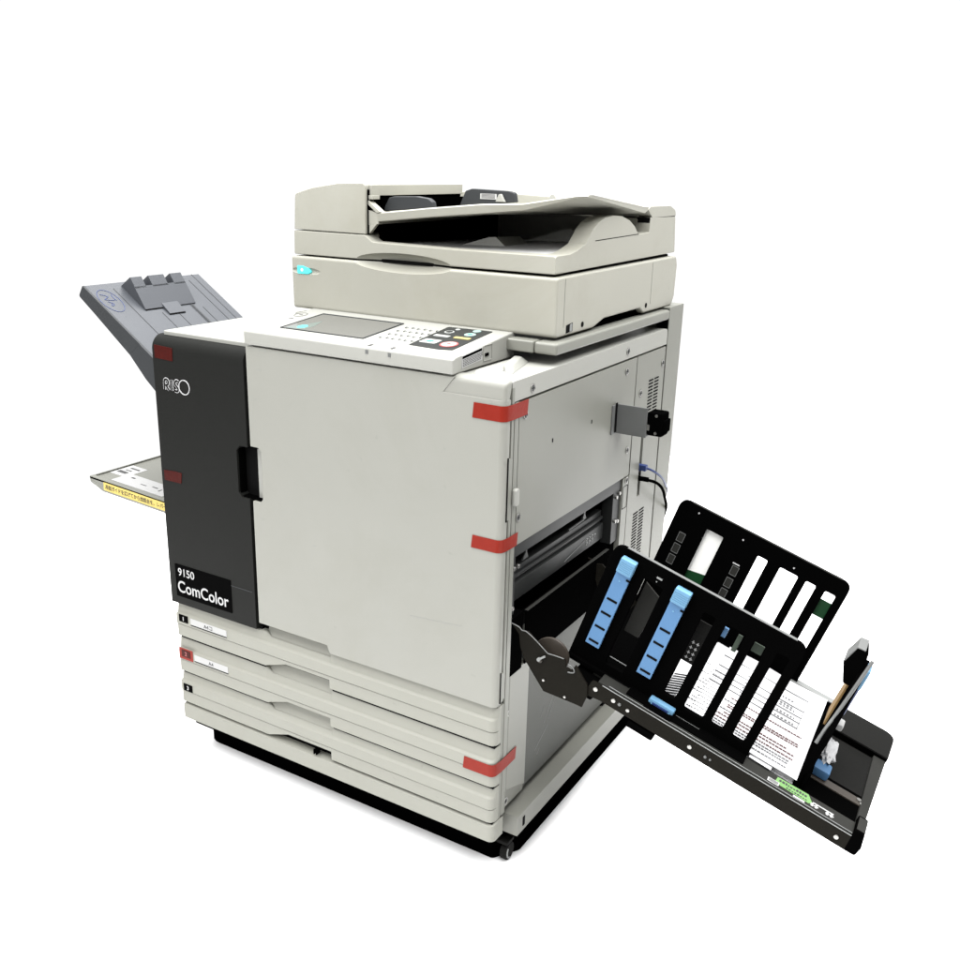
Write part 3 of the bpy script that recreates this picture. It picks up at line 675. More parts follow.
# connector box on the rear panel
b = MB()
b.box(0.0, 0.068, 0.462, 0.4665, 0.7930, 0.8545, XY, bev=.001)
b.box(0.0, 0.066, 0.4665, 0.500, 0.7930, 0.7955, XY, bev=.0006)
b.box(0.0, 0.003, 0.440, 0.462, 0.7930, 0.8545, XY, bev=.0006)
jb = b.build('junction_bracket', M['bracket'], root)
b = MB(); b.box(0.452, 0.4610, 0.796, 0.858, 0.003, 0.0040, YZ); b.build('bracket_gap', M['gap'], jb)
b = MB(); b.box(0.066, 0.100, 0.468, 0.505, 0.797, 0.846, XY, bev=.004); b.box(0.099, 0.105, 0.471, 0.500, 0.806, 0.832, XY, bev=.001); b.box(0.030, 0.068, 0.4665, 0.490, 0.800, 0.840, XY, bev=.002)
b.build('socket', M['black'], jb)
b = MB(); b.cyl(0.086, 0.840, .003, -0.4690, -0.4665, XZ, 12); b.cyl(0.086, 0.804, .003, -0.4690, -0.4665, XZ, 12); b.box(0.066, 0.073, 0.808, 0.820, -0.4685, -.466, XZ, bev=.001); b.build('socket_screw', M['screw'], jb)

# ------------------------------------------------------------------ left output tray (grey) and left feed tray
g0 = Vector((-1.163, 0, 1.030)); g1 = Vector((-0.815, 0, 0.805)); gd = (g1 - g0).normalized(); gn = Vector((-gd.z, 0, gd.x)); gn = Vector((0.5431, 0, 0.8397)) if False else Vector((-gd.z, 0, gd.x))
GT = frame((g0.x, 0.1, g0.z), gd, (0, 1, 0), gn)     # a along slope (down to machine), b = depth, c = up
if gn.z < 0: gn = -gn
GT = frame((g0.x, 0.1, g0.z), gd, (0, 1, 0), gd.cross(Vector((0, 1, 0))))
GL = (g1 - g0).length
b = MB()
b.box(0, GL, 0.006, 0.35, -0.012, 0.0, GT, bev=.0015)
gs = frame((g0.x, 0.1, g0.z), gd, gd.cross(Vector((0, 1, 0))), (0, -1, 0))
gtray = b.build('output_tray', M['grey'], root, label='blue grey output tray on the left side')
b = MB()
b.prism(fillet([(0, 0.001), (0, -0.028), (0.062, -0.032), (0.212, -0.044), (0.212, 0.001)], [.002, .006, .04, 0, 0]), -0.006, 0.0, gs, bev=.001)
b.prism([(0.198, -0.040), (0.212, 0.0025), (GL, 0.0025), (GL, -0.075), (0.262, -0.056)], -0.004, 0.003, gs, bev=.001)
b.build('tray_side', M['greydark'], gtray)
b = MB()
for v, a0 in ((0.070, .02), (0.135, .12), (0.178, .12), (0.232, .08), (0.240, .08), (0.262, .12), (0.300, .02), (0.325, .0)):
    b.box(a0, GL - .01, v, v + 0.0022, -.0005, 0.0006, GT)
b.build('tray_rib', M['greydark'], gtray)
b = MB()
b.box(0.012, GL, 0.236, 0.239, 0.0, 0.0012, GT); b.build('tray_rail', M['greydark'], gtray)
# flip up stopper on the tray
sw = []
b = MB()
stp = [(0.100, 0.0), (0.225, 0.0)]
Sx = [(0.105, 0.115), (0.105, 0.270)]
# wedge body: low at machine side, high at far side
def wedge(v0, v1, a0, a1, h):
    b.loft([[(a0, v0, 0.0005), (a0 + .006, v0, h), (a0 + .014, v0, h), (a1, v0, 0.003), (a1, v0, 0.0005)], [(a0, v1, 0.0005), (a0 + .006, v1, h), (a0 + .014, v1, h), (a1, v1, 0.003), (a1, v1, 0.0005)]])
def ramp(v0, v1, a0, a1, back=0.012):
    """block whose sloping face lies on one common plane"""
    hz = lambda a: 0.003 + (0.105 - a) * 0.45
    b.loft([[(a0 - back, v, 0.0003), (a0 - .0012, v, hz(a0) - .0008), (a0, v, hz(a0)), (a1, v, hz(a1)), (a1, v, 0.0003)] for v in (v0, v1)])
ramp(0.0972, 0.2508, 0.052, 0.105, 0.012)
for v0, v1 in ((0.098, 0.130), (0.150, 0.196), (0.216, 0.250)): ramp(v0, v1, 0.030, 0.056, 0.016)
b.loft([[(0.096, v, 0.002), (0.096, v, 0.0074), (0.130, v, 0.0035), (0.130, v, 0.0003)] for v in (0.150, 0.198)])
bmesh.ops.transform(b.bm, matrix=GT, verts=b.bm.verts)
b.build('paper_stopper', M['grey'], gtray)
b = MB(); b.box(0.1285, 0.132, 0.150, 0.198, 0.0002, 0.0014, GT); b.box(0.104, .107, .098, .150, .0002, .0014, GT); b.build('stopper_gap', M['gap'], gtray)
# pen mark
b = MB()
ring = [(0.060 + 0.040 * math.cos(a), 0.034 + 0.026 * math.sin(a), 0.0004) for a in [i * math.pi / 8 for i in range(16)]]
b.tube(ring, 0.0007, GT, cyc=True)
for st_ in ([(0.035, .022), (0.045, .040), (.050, .030), (.055, .018), (.060, .045)], [(0.062, .025), (.072, .040), (.080, .022), (.07, .030)], [(.04, .05), (.05, .046), (.062, .05)]):
    b.tube([(x, y, 0.0004) for x, y in st_], 0.0008, GT)
b.build('pen_mark', M['cable_blue'], gtray)

FT = frame((-1.205, 0.1, 0.572), Vector((1, 0, -0.055)).normalized(), (0, 1, 0), Vector((0.055, 0, 1)).normalized())
FX = frame((-1.205, 0.1, 0.572), Vector((1, 0, -0.055)).normalized(), Vector((0.055, 0, 1)).normalized(), (0, -1, 0))
b = MB()
b.prism([(0.002, -0.014), (0.045, -0.030), (0.40, -0.030), (0.40, 0.0), (0.0, 0.0)], -0.004, 0.0, FX, bev=.001)
b.box(0.0, 0.40, 0.004, 0.34, -0.012, -0.004, FT, bev=.001)
b.box(0.0, 0.004, 0.004, 0.34, -0.012, 0.0, FT, bev=.0008)
b.box(0.0, 0.40, 0.0, 0.012, -0.006, 0.0005, FT, bev=.0008)
ftray = b.build('feed_tray', M['steel'], root, label='cream feed tray with yellow warning label on the left side')
b = MB(); b.box(0.050, 0.395, -0.024, -0.004, 0.0, 0.0006, FX); yl = b.build('warning_label', M['yellow'], ftray)
b = MB(); b.text('用紙ガイドを広げてから給紙台を、レバーを下げて下さい', 0.0122, FX, 0.056, -0.0185, 0.0007, .0002, .0002, 0.90); b.build('label_text', M['ink'], yl)
b = MB(); b.box(0.050, 0.225, 0.022, 0.080, -0.0040, -0.0032, FT); b.box(0.006, 0.060, 0.055, 0.125, -0.0040, -0.0034, FT); pl = b.build('picture_label', M['label'], ftray)
b = MB()
for x, y, w, h in ((.075, .06, .012, .006), (.125, .045, .02, .003), (.16, .05, .018, .004), (.18, .065, .012, .006), (.20, .05, .025, .004), (.19, .04, .004, .012), (.225, .045, .015, .003), (.012, .07, .03, .012), (.02, .09, .02, .004), (.02, .105, .03, .006)):
    b.box(x, x + w, y, y + h, -.0034, -.0029, FT)
b.build('label_print', M['key'], pl)
b = MB(); b.box(0.235, 0.30, 0.098, 0.104, -.004, -.002, FT); b.box(0.30, 0.40, 0.012, 0.016, -.004, .0008, FT) if False else b.box(0.255, 0.275, 0.014, 0.05, -.004, .001, FT); b.build('guide_slot', M['gap'], ftray)

# ------------------------------------------------------------------ stacker on the right
b = MB()
b.box(-0.010, 0.488, 0.036, 0.345, 0.004, 0.017, ST, bev=.001)                    # floor
b.box(0.010, 0.480, 0.001, 0.036, 0.004, 0.0265, ST, bev=.0015)                    # front lip
b2 = MB(); b2.prism(fillet([(0.384, 0.262), (0.500, 0.262), (0.503, 0.352), (0.384, 0.352)], [0, .003, .022, 0]), 0.010, 0.0315, ST, bev=.003)
b.prism([(0.476, 0.036), (0.4895, 0.036), (0.499, 0.262), (0.476, 0.262)], 0.004, 0.024, ST, bev=.002)
stacker_b = b
stacker = b.build('stacking_tray', M['lipgrey'], root, label='black stacking tray with two slotted paper guides sloping down to the right')
b2.build('raised_corner', M['slab'], stacker)
b = MB(); b.box(0.060, 0.482, 0.0365, 0.258, 0.0170, 0.0182, ST); b.box(-0.01, 0.06, 0.0365, 0.345, 0.017, 0.0182, ST); b.box(0.06, .384, 0.258, .345, .017, .0182, ST)
b.box(0.384, 0.4995, 0.2605, 0.2622, 0.010, 0.0285, ST)
b.build('tray_floor', M['black'], stacker)
b = MB(); b.box(0.392, 0.478, 0.124, 0.255, 0.0182, 0.0192, ST); b.build('floor_insert', M['slab'], stacker)
b = MB(); b.box(0.355, 0.482, 0.094, 0.113, 0.0182, 0.0215, ST, bev=.001); bs = b.build('floor_strip', M['brownmetal'], stacker)
b = MB(); b.cyl(0.472, 0.106, .004, .0215, .0235, ST, 12); b.cyl(0.478, 0.098, .004, .0215, .0235, ST, 12); b.build('strip_screw', M['screw'], bs)
# floor ridges
b = MB()
for v in (0.060, 0.078, 0.10):
    b.tube([(-0.005, v, 0.0195), (0.045, v, 0.0195)], 0.0014, ST)
b.tube([(0.15, 0.030, 0.0285), (0.195, 0.030, 0.0285)], .0012, ST)
b.build('floor_ridge', M['bracket'], stacker)
# side rail with screws
b = MB()
b.prism(fillet([(-0.004, -0.010), (0.030, -0.004), (0.490, -0.004), (0.478, 0.0235), (0.000, 0.0235)], [.004, 0, .004, .004, .006]), -0.002, 0.003, SF, bev=.0006)
srail = b.build('side_rail', M['darkmetal'], stacker)
b = MB(); b.tube([(0.02, 0.0245, 0.0015), (0.475, 0.0250, 0.0015)], 0.0008, SF); b.tube([(0.03, 0.0275, -0.003), (0.475, 0.0275, -0.003)], 0.0006, SF); b.build('rail_edge', M['alu'], srail)
bolt0 = None
for u_, w_, r in ((0.012, 0.012, .0044), (0.048, 0.011, .0042), (0.077, 0.009, .0036), (0.195, 0.011, .0040), (0.457, 0.0095, .0042), (0.2245, .010, .0026), (0.2335, .010, .0020), (0.060, .0105, .0030)):
    b = MB(); b.cyl(u_, w_, r, 0.002, 0.0052, SF, 14, .0012); b.build('bolt', M['screw'] if r > .0035 else M['bracket'], srail)
b = MB(); b.prism(fillet([(0.476, -0.004), (0.494, -0.004), (0.496, 0.014), (0.490, 0.040), (0.474, 0.040)], [.003, .005, .006, .003, .003]), -0.040, 0.004, SF, bev=.0015); b.build('end_block', M['black'], stacker)
b = MB(); b.prism([(0.474, 0.0265), (0.4925, .0265), (0.490, 0.0405), (.476, .0405)], -0.036, -0.001, SF, bev=.001); b.build('end_cap', M['lipgrey'], stacker)
b = MB(); b.box(0.015, 0.490, 0.004, 0.345, -0.010, 0.0042, ST, bev=.002); b.box(0.085, .135, -.006, .02, -.020, -.008, ST, bev=.003); b.build('underside', M['black'], stacker)
# rear rail
b = MB(); b.box(0.280, 0.384, 0.345, 0.362, 0.012, 0.0300, ST, bev=.002); b.build('rear_rail', M['alu'], stacker)
b = MB(); b.box(-0.02, 0.384, 0.340, 0.3455, 0.004, 0.0280, ST, bev=.001); b.build('rear_wall', M['black'], stacker)
# paper guides (fins)
def fin(u0, u1, v, slots, name='paper_guide', r=0.020, wb=0.024):
    out = fillet([(u0, wb), (u1, wb), (u1, 0.263), (u0, 0.263)], [.002, .002, r, r], 6)
    b = MB(); b.holed([out] + slots, -v - 0.0045, -v + 0.0045, SF, bev=.0012)
    return b.build(name, M['black'], stacker)
def sl(a, c, z0=0.096, z1=0.228): return rrect(a, z0, c, z1, .004)
f1 = fin(-0.066, 0.282, 0.040, [sl(0.001, 0.037, .044), sl(0.114, 0.135, .052), sl(0.154, 0.190, .046), sl(0.205, 0.226, .048), sl(0.245, 0.266, .047)])
b = MB(); b.box(-0.045, 0.262, 0.2628, 0.2640, -0.0435, -0.0365, SF, bev=.0004); b.build('guide_edge', M['bracket'], f1)  # pale strip paints the highlight along the top edge
b = MB(); b.box(0.06, 0.282, 0.010, 0.060, 0.017, 0.0295, ST, bev=.002); b.box(-0.066, 0.06, 0.030, 0.060, 0.017, 0.027, ST, bev=.002); b.build('guide_foot', M['black'], f1)
f2 = fin(-0.045, 0.305, 0.352, [sl(0.023, 0.059), sl(0.131, 0.152), sl(0.177, 0.214), sl(0.230, 0.250), sl(0.268, 0.289)], wb=.012)
b = MB(); b.box(-0.022, 0.285, 0.2628, 0.2636, -0.3552, -0.3490, SF, bev=.0003); b.build('guide_edge', M['lipgrey'], f2)  # grey strip paints the rear guide's top highlight
# pads and pips on the rear guide
b = MB()
for u0, w0 in ((-0.022, .176), (-0.022, .150), (-0.022, .124), (0.098, .166), (0.098, .138), (0.098, .112)):
    b.holed([rrect(u0, w0, u0 + .014, w0 + .021, .001), rrect(u0 + .001, w0 + .001, u0 + .013, w0 + .020, .001)], -0.3478, -0.3468, SF)
b.build('pad', M['bracket'], f2)
b = MB()
for u0, w0 in ((-0.022, .176), (-0.022, .150), (-0.022, .124), (0.098, .166), (0.098, .138), (0.098, .112)):
    b.box(u0 + .001, u0 + .013, w0 + .001, w0 + .020, -0.3478, -0.3473, SF)
b.build('pad_face', M['lipgrey'], f2)
b = MB()
for u0, w0 in ((-0.003, .250), (0.094, .243), (.200, .240)): b.cyl(u0, w0, .0017, -0.3478, -0.3468, SF, 10)
b.box(0.096, .110, .190, .1925, -0.3478, -0.3468, SF)
b.build('rivet', M['white'], f2)
# plate added behind the first rear slot for the background glimpsed through it
b = MB(); b.box(0.019, 0.062, .122, .231, -0.3585, -0.3572, SF); ll = b.build('slot_backdrop', M['backing'], f2)
b = MB(); b.prism([(0.019, .098), (0.062, .098), (.062, .134), (.019, .126)], -0.3572, -0.3567, SF); b.build('backdrop_band', M['greendark'], ll)
b = MB(); b.box(0.264, 0.293, .170, .206, -0.3585, -0.3572, SF); b.build('slot_backdrop', M['greendark'], f2)  # same kind of added backdrop behind the last slot
# pieces seen behind the slots of the front guide
b = MB(); b.box(0.152, 0.161, .196, .214, -0.056, -0.050, SF, bev=.001); b.build('blue_tab', M['blue'], f1)
b = MB(); b.box(0.178, 0.186, .180, .214, -0.056, -0.053, SF, bev=.001); b.build('green_tab', M['greytab'], f1)
b = MB(); b.box(0.206, 0.224, .198, .216, -0.056, -0.053, SF, bev=.001); b.build('green_tab', M['greytab'], f1)
b = MB(); b.box(0.110, 0.139, .116, .200, -0.060, -0.057, SF); kp = b.build('marked_plate', M['slab'], f1)
b = MB()
for i in range(4):
    for j in range(2):
        u0 = .1160 + j * .0085; w0 = .1240 + i * .0105
        b.box(u0, u0 + .0055, w0, w0 + .0012, -.057, -.0563, SF); b.box(u0 + .002, u0 + .0034, w0 - .002, w0 + .004, -.057, -.0563, SF)
b.build('plate_marks', M['white'], kp)
b = MB(); b.prism([(0.002, .100), (0.030, .100), (0.036, .150), (0.036, .190), (0.002, .206)], -0.075, -0.071, SF, bev=.001); b.build('inner_flap', M['lipgrey'], f1)
# blue release strips on the front guide
def strip(u0):
    b = MB(); b.box(u0, u0 + 0.027, 0.066, 0.232, -0.0345, -0.0275, SF, bev=.0012)
    o = b.build('release_strip', M['blue'], f1)
    b = MB(); b.prism([(u0 - .0005, .222), (u0 + .0275, .222), (u0 + .0275, .250), (u0 - .0005, .250)], -0.036, -0.0205, SF, bev=.002)
    for k in range(6): b.box(u0 + .0005, u0 + .0265, .226 + k * .0036, .2278 + k * .0036, -0.0215, -0.0198, SF)
    b.build('strip_grip', M['bluelt'], o)
    b = MB()
    for w_ in (0.0735, 0.104, 0.134, 0.163): b.prism(rrect(u0 + .004, w_, u0 + .0235, w_ + .0042, .001), -0.0278, -0.0268, SF)
    b.box(u0 + .0215, u0 + .028, .2115, .2150, -0.0278, -0.0266, SF)
    b.build('strip_slot', M['gap'], o)
    b = MB(); b.cyl(u0 + .012, .2055, .0016, -0.0278, -0.0266, SF, 10); b.build('strip_pip', M['bluelt'], o)
    return o
strip(-0.045); strip(0.0575)
b = MB(); b.box(0.020, 0.030, .2405, .2440, -0.036, -0.0352, SF); b.cyl(0.0225, .2345, .0012, -.036, -.0352, SF, 8)
b.build('moulded_mark', M['alu'], f1)
# blue latch in front
b = MB(); b.box(0.098, 0.146, 0.022, 0.036, 0.027, 0.0385, ST, bev=.003); b.box(0.103, 0.141, 0.014, 0.026, 0.025, 0.030, ST, bev=.002)
lt = b.build('latch', M['bluelt'], stacker)
b = MB(); b.box(0.106, 0.136, 0.0195, 0.0225, 0.0285, 0.0335, ST); b.build('latch_recess', M['cable_blue'], lt)
b = MB(); b.box(0.096, 0.1475, 0.003, 0.020, 0.0260, 0.0310, ST, bev=.002); b.build('latch_body', M['black'], stacker)
# end guide
b = MB()
b.box(0.372, 0.384, 0.050, 0.215, 0.018, 0.052, ST, bev=.002)
b.prism(fillet([(0.050, 0.018), (0.215, 0.018), (0.215, 0.165), (0.160, 0.235), (0.110, 0.235), (0.066, 0.150), (0.050, 0.130)], [0, 0, .01, .01, .01, .01, .01]), 0.368, 0.3795, SE, bev=.0015)
eg = b.build('end_guide', M['black'], stacker)
b = MB(); b.prism(fillet([(0.340, .236), (0.348, .268), (0.362, .270), (0.371, .250), (0.376, .200), (0.356, .200)], [.003, .004, .004, .004, 0, 0]), -0.150, -0.108, SF, bev=.002); b.build('guide_hook', M['black'], eg)
b = MB(); b.prism(fillet([(0.3395, .238), (0.348, .2705), (0.361, .2720), (0.362, .2700), (0.349, .2685), (0.342, .238)], .001), -0.150, -0.108, SF, bev=.0004); b.build('hook_edge', M['bracket'], eg)
b = MB(); b.box(0.3645, 0.3680, 0.125, 0.185, 0.105, 0.245, ST, bev=.0006); b.build('tan_panel', M['brown'], eg)
b = MB(); b.tube([(0.364, 0.050, 0.110), (0.366, 0.060, 0.140), (0.370, 0.075, 0.158), (0.375, 0.095, 0.225), (0.378, 0.105, 0.262)], 0.0030, ST); b.build('guide_edge', M['bracket'], eg)
b = MB(); b.box(0.3795, 0.385, 0.120, 0.155, 0.140, 0.230, ST, bev=.002); b.build('clip_body', M['cable_blue'], eg)
b = MB(); b.box(0.377, 0.386, 0.118, 0.150, 0.196, 0.236, ST, bev=.003); b.build('clip', M['bluelt'], eg)
b = MB(); b.box(0.386, 0.402, 0.190, 0.215, 0.070, 0.083, ST, bev=.003); b.build('catch', M['label'], eg)
b = MB(); b.box(0.384, 0.414, 0.100, 0.130, 0.022, 0.040, ST, bev=.004); b.build('base_latch', M['blue'], eg)
# green label and printed marks on the lip
b = MB(); b.prism([(0.338, 0.014), (0.398, 0.012), (0.404, 0.017), (0.394, 0.034), (0.340, 0.032)], 0.0266, 0.0272, ST); gl_ = b.build('green_label', M['green'], stacker)
b = MB(); b.box(0.326, 0.346, 0.008, 0.018, 0.0273, 0.0278, ST); b.box(0.372, 0.392, 0.006, 0.010, 0.0267, 0.0275, ST); b.box(0.404, 0.440, 0.019, 0.0215, 0.0267, 0.0275, ST)
for u_ in (0.402, 0.409, 0.428, 0.435): b.box(u_, u_ + .004, 0.010, 0.018, 0.0267, 0.0275, ST); b.box(u_ - .001, u_ + .006, 0.013, 0.015, .0267, .0275, ST)
b.build('size_marks', M['label'], stacker)
b = MB()
b.text('GUIDE 1', 0.011, ST, 0.344, 0.022, 0.0273, .0003, .0003, .9) if False else None
x = 0.344
while x < .392:
    w_ = random.uniform(.002, .005); b.box(x, x + w_, 0.023, 0.023 + random.uniform(.003, .006), 0.0272, 0.0276, ST); x += w_ + .0014
x = 0.358
while x < .394:
    w_ = random.uniform(.002, .004); b.box(x, x + w_, 0.015, 0.015 + random.uniform(.002, .004), 0.0272, 0.0276, ST); x += w_ + .0014
b.build('label_print', M['ink'], gl_)
b = MB()
for k in range(4): b.box(.328, .344, .0095 + k * .002, .0103 + k * .002, .0278, .0281, ST)
b.build('label_print', M['ink'], stacker)
# side bracket plates carrying the stacker
hexp = [(-0.172, 0.042), (-0.156, 0.044), (-0.150, 0.039), (-0.138, 0.045), (-0.090, 0.026), (-0.058, 0.035), (-0.050, 0.022), (-0.040, 0.022), (-0.036, 0.036), (-0.013, 0.019), (-0.004, 0.013), (0.004, -0.008), (0.004, -0.034), (-0.010, -0.036), (-0.071, -0.048), (-0.127, -0.009), (-0.141, 0.008), (-0.152, 0.030)]
b = MB(); b.prism(hexp, 0.0035, 0.007, SF, bev=.0008); hx = b.build('bracket_plate', M['darkmetal'], stacker)
b = MB(); b.prism(hexp, -0.356, -0.352, SF, bev=.0008); b.build('bracket_plate', M['darkmetal'], stacker)
b = MB(); b.tube([(u_, w_ + .0006, 0.0072) for u_, w_ in hexp[:5]], .0009, SF); b.tube([(u_, w_ + .0006, .0072) for u_, w_ in ((-.09, .026), (-.075, .031), (-.060, .034))], .0009, SF)
b.tube([(-.048, .030, .0085), (-.040, .032, .0085), (-.030, .020, .0085), (-.044, .016, .0085)], .0012, SF)
b.build('plate_edge', M['bracket'], hx)
for u_, w_, r in ((-0.098, 0.006, .0045), (-0.078, -0.026, .0026), (-0.031, -0.033, .0026)):
    b = MB(); b.cyl(u_, w_, r, 0.006, 0.010, SF, 14, .001); b.build('bolt', M['screw'] if r < .003 else M['brownmetal'], hx)
b = MB(); b.cyl(-0.100, 0.008, 0.0035, 0.007, 0.013, SF, 12, .001); b.tube([(-0.100, .008, .010), (-.092, .020, .010)], .002, SF); b.build('pivot', M['alu'], hx)
b = MB(); b.cyl(-0.088, 0.012, 0.034, -0.020, -0.014, SF, 36, .001); b.build('gear', M['brownmetal'], stacker)
b = MB(); b.box(-0.150, 0.005, 0.006, 0.344, -0.030, -0.012, ST, bev=.003) if False else b.box(-0.040, 0.012, 0.0, 0.34, -0.018, 0.010, ST, bev=.004); b.build('hinge_beam', M['black'], stacker)
b = MB(); b.box(0.047, 0.092, 0.42, 0.5375, -0.02, 0.001, YZ, bev=.002); b.build('side_block', M['black'], root)

# ================================================================== loose things
# printed sheets lying in the stacker
def sheet(u0, u1, v0, v1, w0, w1, rot, name, label, draw):
    c = Vector(((u0 + u1) / 2, (v0 + v1) / 2, 0))
    F = ST @ Matrix.Translation(c) @ Matrix.Rotation(rad(rot), 4, 'Z') @ Matrix.Translation(-c)
    b = MB(); n = 10
    # gentle curl, as lofted strips
    sts = []
    for i in range(n + 1):
        t = i / n; u_ = u0 + (u1 - u0) * t
        lift = 0.0025 * math.sin(t * math.pi * 1.5) ** 2
        sts.append([F @ Vector((u_, v0, w0 + .0001)), F @ Vector((u_, v0, w1)), F @ Vector((u_, (v0 + v1) / 2, w1 + lift * .4)), F @ Vector((u_, v1, w1 + lift)), F @ Vector((u_, v1, w0 + .0001 + lift * .8))])
    b.loft(sts)
    o = b.build(name, M['paper']); tag(o, label, 'paper', 'sheets lying in the stacking tray')
    draw(F, w1 + .0028, o); return o
def lines(b, F, u0, u1, v, w, h=.0016, gap=.0008, lo=.003, hi=.007):
    u_ = u0
    while u_ < u1:
        d = min(random.uniform(lo, hi), u1 - u_)
        b.box(u_, u_ + d, v, v + h, w - .0025, w, F); u_ += d + gap
def draw_main(F, w, o):
    b = MB()
    for v in (0.098, 0.108, 0.130, 0.137, 0.162, 0.086): lines(b, F, 0.20 if v < .1 else .215, 0.350 - (0.015 if v == .108 else 0), v, w, .0015, .0009)
    b.build('printed_text', M['inkred'], o)
    b = MB()
    for v in (0.068, 0.076, 0.055): lines(b, F, 0.20, 0.345, v, w, .0011, .0009)
    for v in (0.118, 0.148): lines(b, F, 0.205, 0.24, v, w, .0014)
    for i, v in enumerate((0.196, 0.215, 0.234, 0.262)): lines(b, F, 0.222, 0.250 - .006 * (i % 2), v, w, .0032, .002, .003, .004)
    for i, v in enumerate((0.190, 0.210, 0.232, 0.240, 0.262)): lines(b, F, 0.292, 0.330 - .004 * i, v, w, .0034, .0026, .003, .005)
    b.build('printed_text', M['inklt'], o)
    b = MB()
    for v in (0.184, 0.2035, 0.2225, 0.2475, 0.290): b.box(0.165, 0.338, v, v + .0007, w - .0025, w, F)
    for u_ in (0.200, 0.2825, 0.336): b.box(u_, u_ + .0007, 0.184, 0.290, w - .0025, w, F)
    b.build('table_lines', M['inklt'], o)
def draw_left(F, w, o):
    b = MB()
    for k in range(11):
        v = 0.050 + k * .009
        b.prism([(0.108, v), (0.146, v + .030), (0.146, v + .0325), (0.108, v + .0025)], w - .0025, w, F)
    b.build('printed_hatching', M['ink'], o)
def draw_mid(F, w, o):
    b = MB()
    for k in range(16): lines(b, F, 0.146 + .008 * (k % 3), 0.205, 0.060 + k * .0115, w, .0010, .0012, .002, .005)
    b.build('printed_text', M['inklt'], o)
def draw_none(F, w, o): pass
sheet(0.288, 0.328, 0.034, 0.20, 0.0300, 0.0304, -2, 'paper_sheet', 'white sheet under the others with its lower edge poking out beside the front guide', draw_none)
sheet(0.070, 0.190, 0.052, 0.215, 0.0290, 0.0310, 1.0, 'paper_sheet', 'sheet with dark slanted hatching seen in the narrow slot right of the blue strips', draw_left)
sheet(0.130, 0.225, 0.045, 0.262, 0.0312, 0.0322, 0.6, 'paper_sheet', 'sheet of small grey print seen through the wide right slot of the front guide', draw_mid)
sheet(0.165, 0.368, 0.042, 0.333, 0.0330, 0.0340, 0.0, 'paper_sheet', 'printed page with a table and brown text lines, uppermost beside the end guide', draw_main)
# the pile beneath, resting on the floor
b = MB()
for k in range(12):
    du = random.uniform(-.002, .002); dv = random.uniform(-.002, .002)
    b.box(0.140 + du, 0.364 + du, 0.048 + dv, 0.335 + dv, 0.0183 + k * .00095, 0.0190 + k * .00095, ST)
    b.box(0.075 + du, 0.139 + du, 0.058 + dv, 0.215 + dv, 0.0183 + k * .00088, 0.0188 + k * .00088, ST)
o = b.build('paper_stack', M['paper'], smooth=False); tag(o, 'thin stack of white sheets under the printed pages', 'paper stack')
# crumpled scrap beyond the end guide
bm_ = MB(); import mathutils
bb = bmesh.new(); bmesh.ops.create_icosphere(bb, subdivisions=3, radius=1)
for v in bb.verts:
    n = mathutils.noise.noise(v.co * 2.6) * .6 + mathutils.noise.noise(v.co * 6.0) * .25
    v.co *= 1 + n
bmesh.ops.transform(bb, matrix=ST @ Matrix.Translation((0.398, 0.160, 0.040)) @ Matrix.Diagonal((0.014, 0.038, 0.018, 1)), verts=bb.verts)
bm_._merge(bb, XY); o = bm_.build('crumpled_paper', M['paper'], smooth=False); tag(o, 'crumpled white paper scrap on the tray floor right of the end guide', 'paper scrap')

# cables
b = MB(); b.tube([(-0.012, 0.623, 0.680), (0.012, 0.625, 0.680), (0.030, 0.640, 0.668), (0.032, 0.690, 0.640), (0.020, 0.745, 0.605), (0.006, 0.800, 0.585), (-0.010, 0.840, 0.560), (-0.05, 0.880, 0.40), (-0.08, .90, .10), (-.12, .95, .004), (-.4, 1.1, .004)], 0.0026)
o = b.build('network_cable', M['cable_blue']); tag(o, 'blue network cable plugged into the slot of the rear side panel', 'cable', 'cables from the side slot')
b = MB(); b.box(-0.010, 0.016, 0.616, 0.630, 0.672, 0.6855, XY, bev=.002); b.build('plug', M['cable_blue'], o)
b = MB(); b.tube([(-0.012, 0.620, 0.652), (0.012, 0.623, 0.652), (0.032, 0.650, 0.642), (0.034, 0.690, 0.615), (0.024, 0.735, 0.578), (0.010, 0.790, 0.545), (-0.008, 0.840, 0.510), (-0.05, 0.870, 0.38), (-.10, .90, .12), (-.16, .96, .005), (-.45, 1.15, .005)], 0.0034)
o = b.build('power_cable', M['black']); tag(o, 'black cable below the blue one in the side slot', 'cable', 'cables from the side slot')
b = MB(); b.tube([(-0.010, 0.618, 0.653), (0.004, 0.620, 0.654), (0.020, 0.628, 0.651)], 0.0055); b.build('plug', M['black'], o)

# ================================================================== setting
fm = mat('white_floor', (0.92 / K, 0.92 / K, 0.92 / K), 0.9, 0.05, 0.0, 2)
b = MB(); b.box(-2.6, 2.2, -1.3, 3.0, -0.02, 0.0)
FLOOR = b.build('floor', fm, smooth=False); FLOOR['kind'] = 'structure'

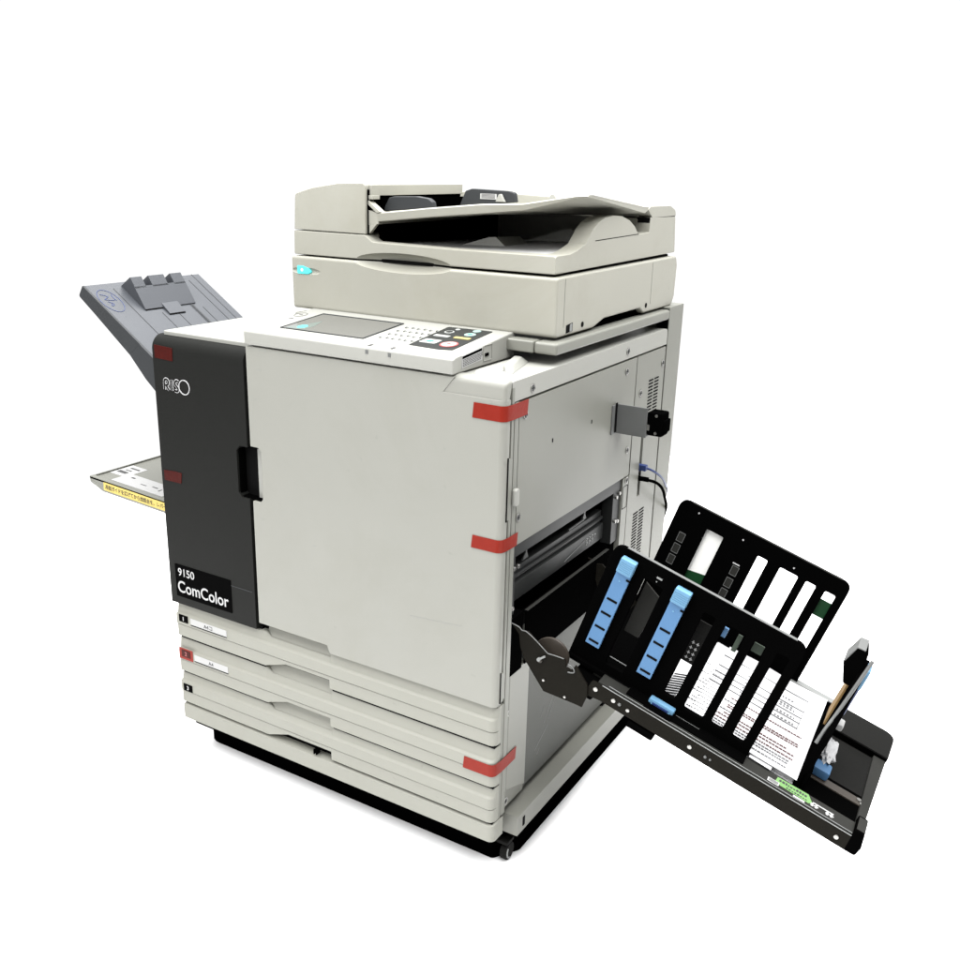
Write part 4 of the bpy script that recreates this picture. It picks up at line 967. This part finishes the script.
w = bpy.data.worlds.new('World'); S.world = w; w.use_nodes = True
bg = w.node_tree.nodes['Background']; bg.inputs['Color'].default_value = (1, 1, 1, 1); bg.inputs['Strength'].default_value = 1.0
nt = w.node_tree; tc = nt.nodes.new('ShaderNodeTexCoord'); dp = nt.nodes.new('ShaderNodeVectorMath'); dp.operation = 'DOT_PRODUCT'
nt.links.new(tc.outputs['Generated'], dp.inputs[0]); dp.inputs[1].default_value = Vector((0.80, -0.45, -0.35)).normalized()
mr = nt.nodes.new('ShaderNodeMapRange'); mr.interpolation_type = 'SMOOTHSTEP'
mr.inputs['From Min'].default_value = -0.25; mr.inputs['From Max'].default_value = 0.65; mr.inputs['To Min'].default_value = 1.06; mr.inputs['To Max'].default_value = 0.08
nt.links.new(dp.outputs['Value'], mr.inputs['Value']); nt.links.new(mr.outputs['Result'], bg.inputs['Strength'])

def area(name, loc, target, sx, sy, power, col=(1, 1, 1)):
    l = bpy.data.lights.new(name, 'AREA'); l.shape = 'RECTANGLE'; l.size = sx; l.size_y = sy; l.energy = power; l.color = col
    o = bpy.data.objects.new(name, l); COL.objects.link(o); o.location = loc
    d = Vector(target) - Vector(loc); o.rotation_euler = d.to_track_quat('-Z', 'Y').to_euler()
    return o
area('ceiling_light', (0.1, 0.1, 3.2), (0.1, 0.1, 0), 4.6, 4.6, 620)
area('front_fill', (-1.2, -3.2, 2.3), (-0.4, 0.2, 0.6), 1.6, 1.2, 70)  # added fill to lift the front faces, no such lamp known

# keep the tree at thing > part > sub-part
def depth(o):
    d = 1
    while o.parent: o = o.parent; d += 1
    return d
for o in list(S.objects):
    while depth(o) > 3:
        p = o.parent; o.parent = p.parent; o.location = o.location + p.location

# camera
cam = bpy.data.cameras.new('camera'); co = bpy.data.objects.new('camera', cam); COL.objects.link(co)
R = ((0.85607522, 0.51630356, 0.02378755), (0.17776069, -0.25090173, -0.95155108), (-0.48532087, 0.8188278, -0.30656923))
mw = Matrix.Identity(4)
for j in range(3):
    mw[j][0] = R[0][j]; mw[j][1] = -R[1][j]; mw[j][2] = -R[2][j]
mw[0][3], mw[1][3], mw[2][3] = 0.76163, -1.36153, 1.31393
co.matrix_world = mw
cam.sensor_fit = 'HORIZONTAL'; cam.sensor_width = 36; cam.lens = 36.786; cam.clip_start = 0.05; cam.clip_end = 300
S.camera = co
S.render.engine = 'CYCLES'
S.view_settings.view_transform = 'Standard'; S.view_settings.look = 'None'; S.view_settings.exposure = 0; S.view_settings.gamma = 1
S.cycles.max_bounces = 8
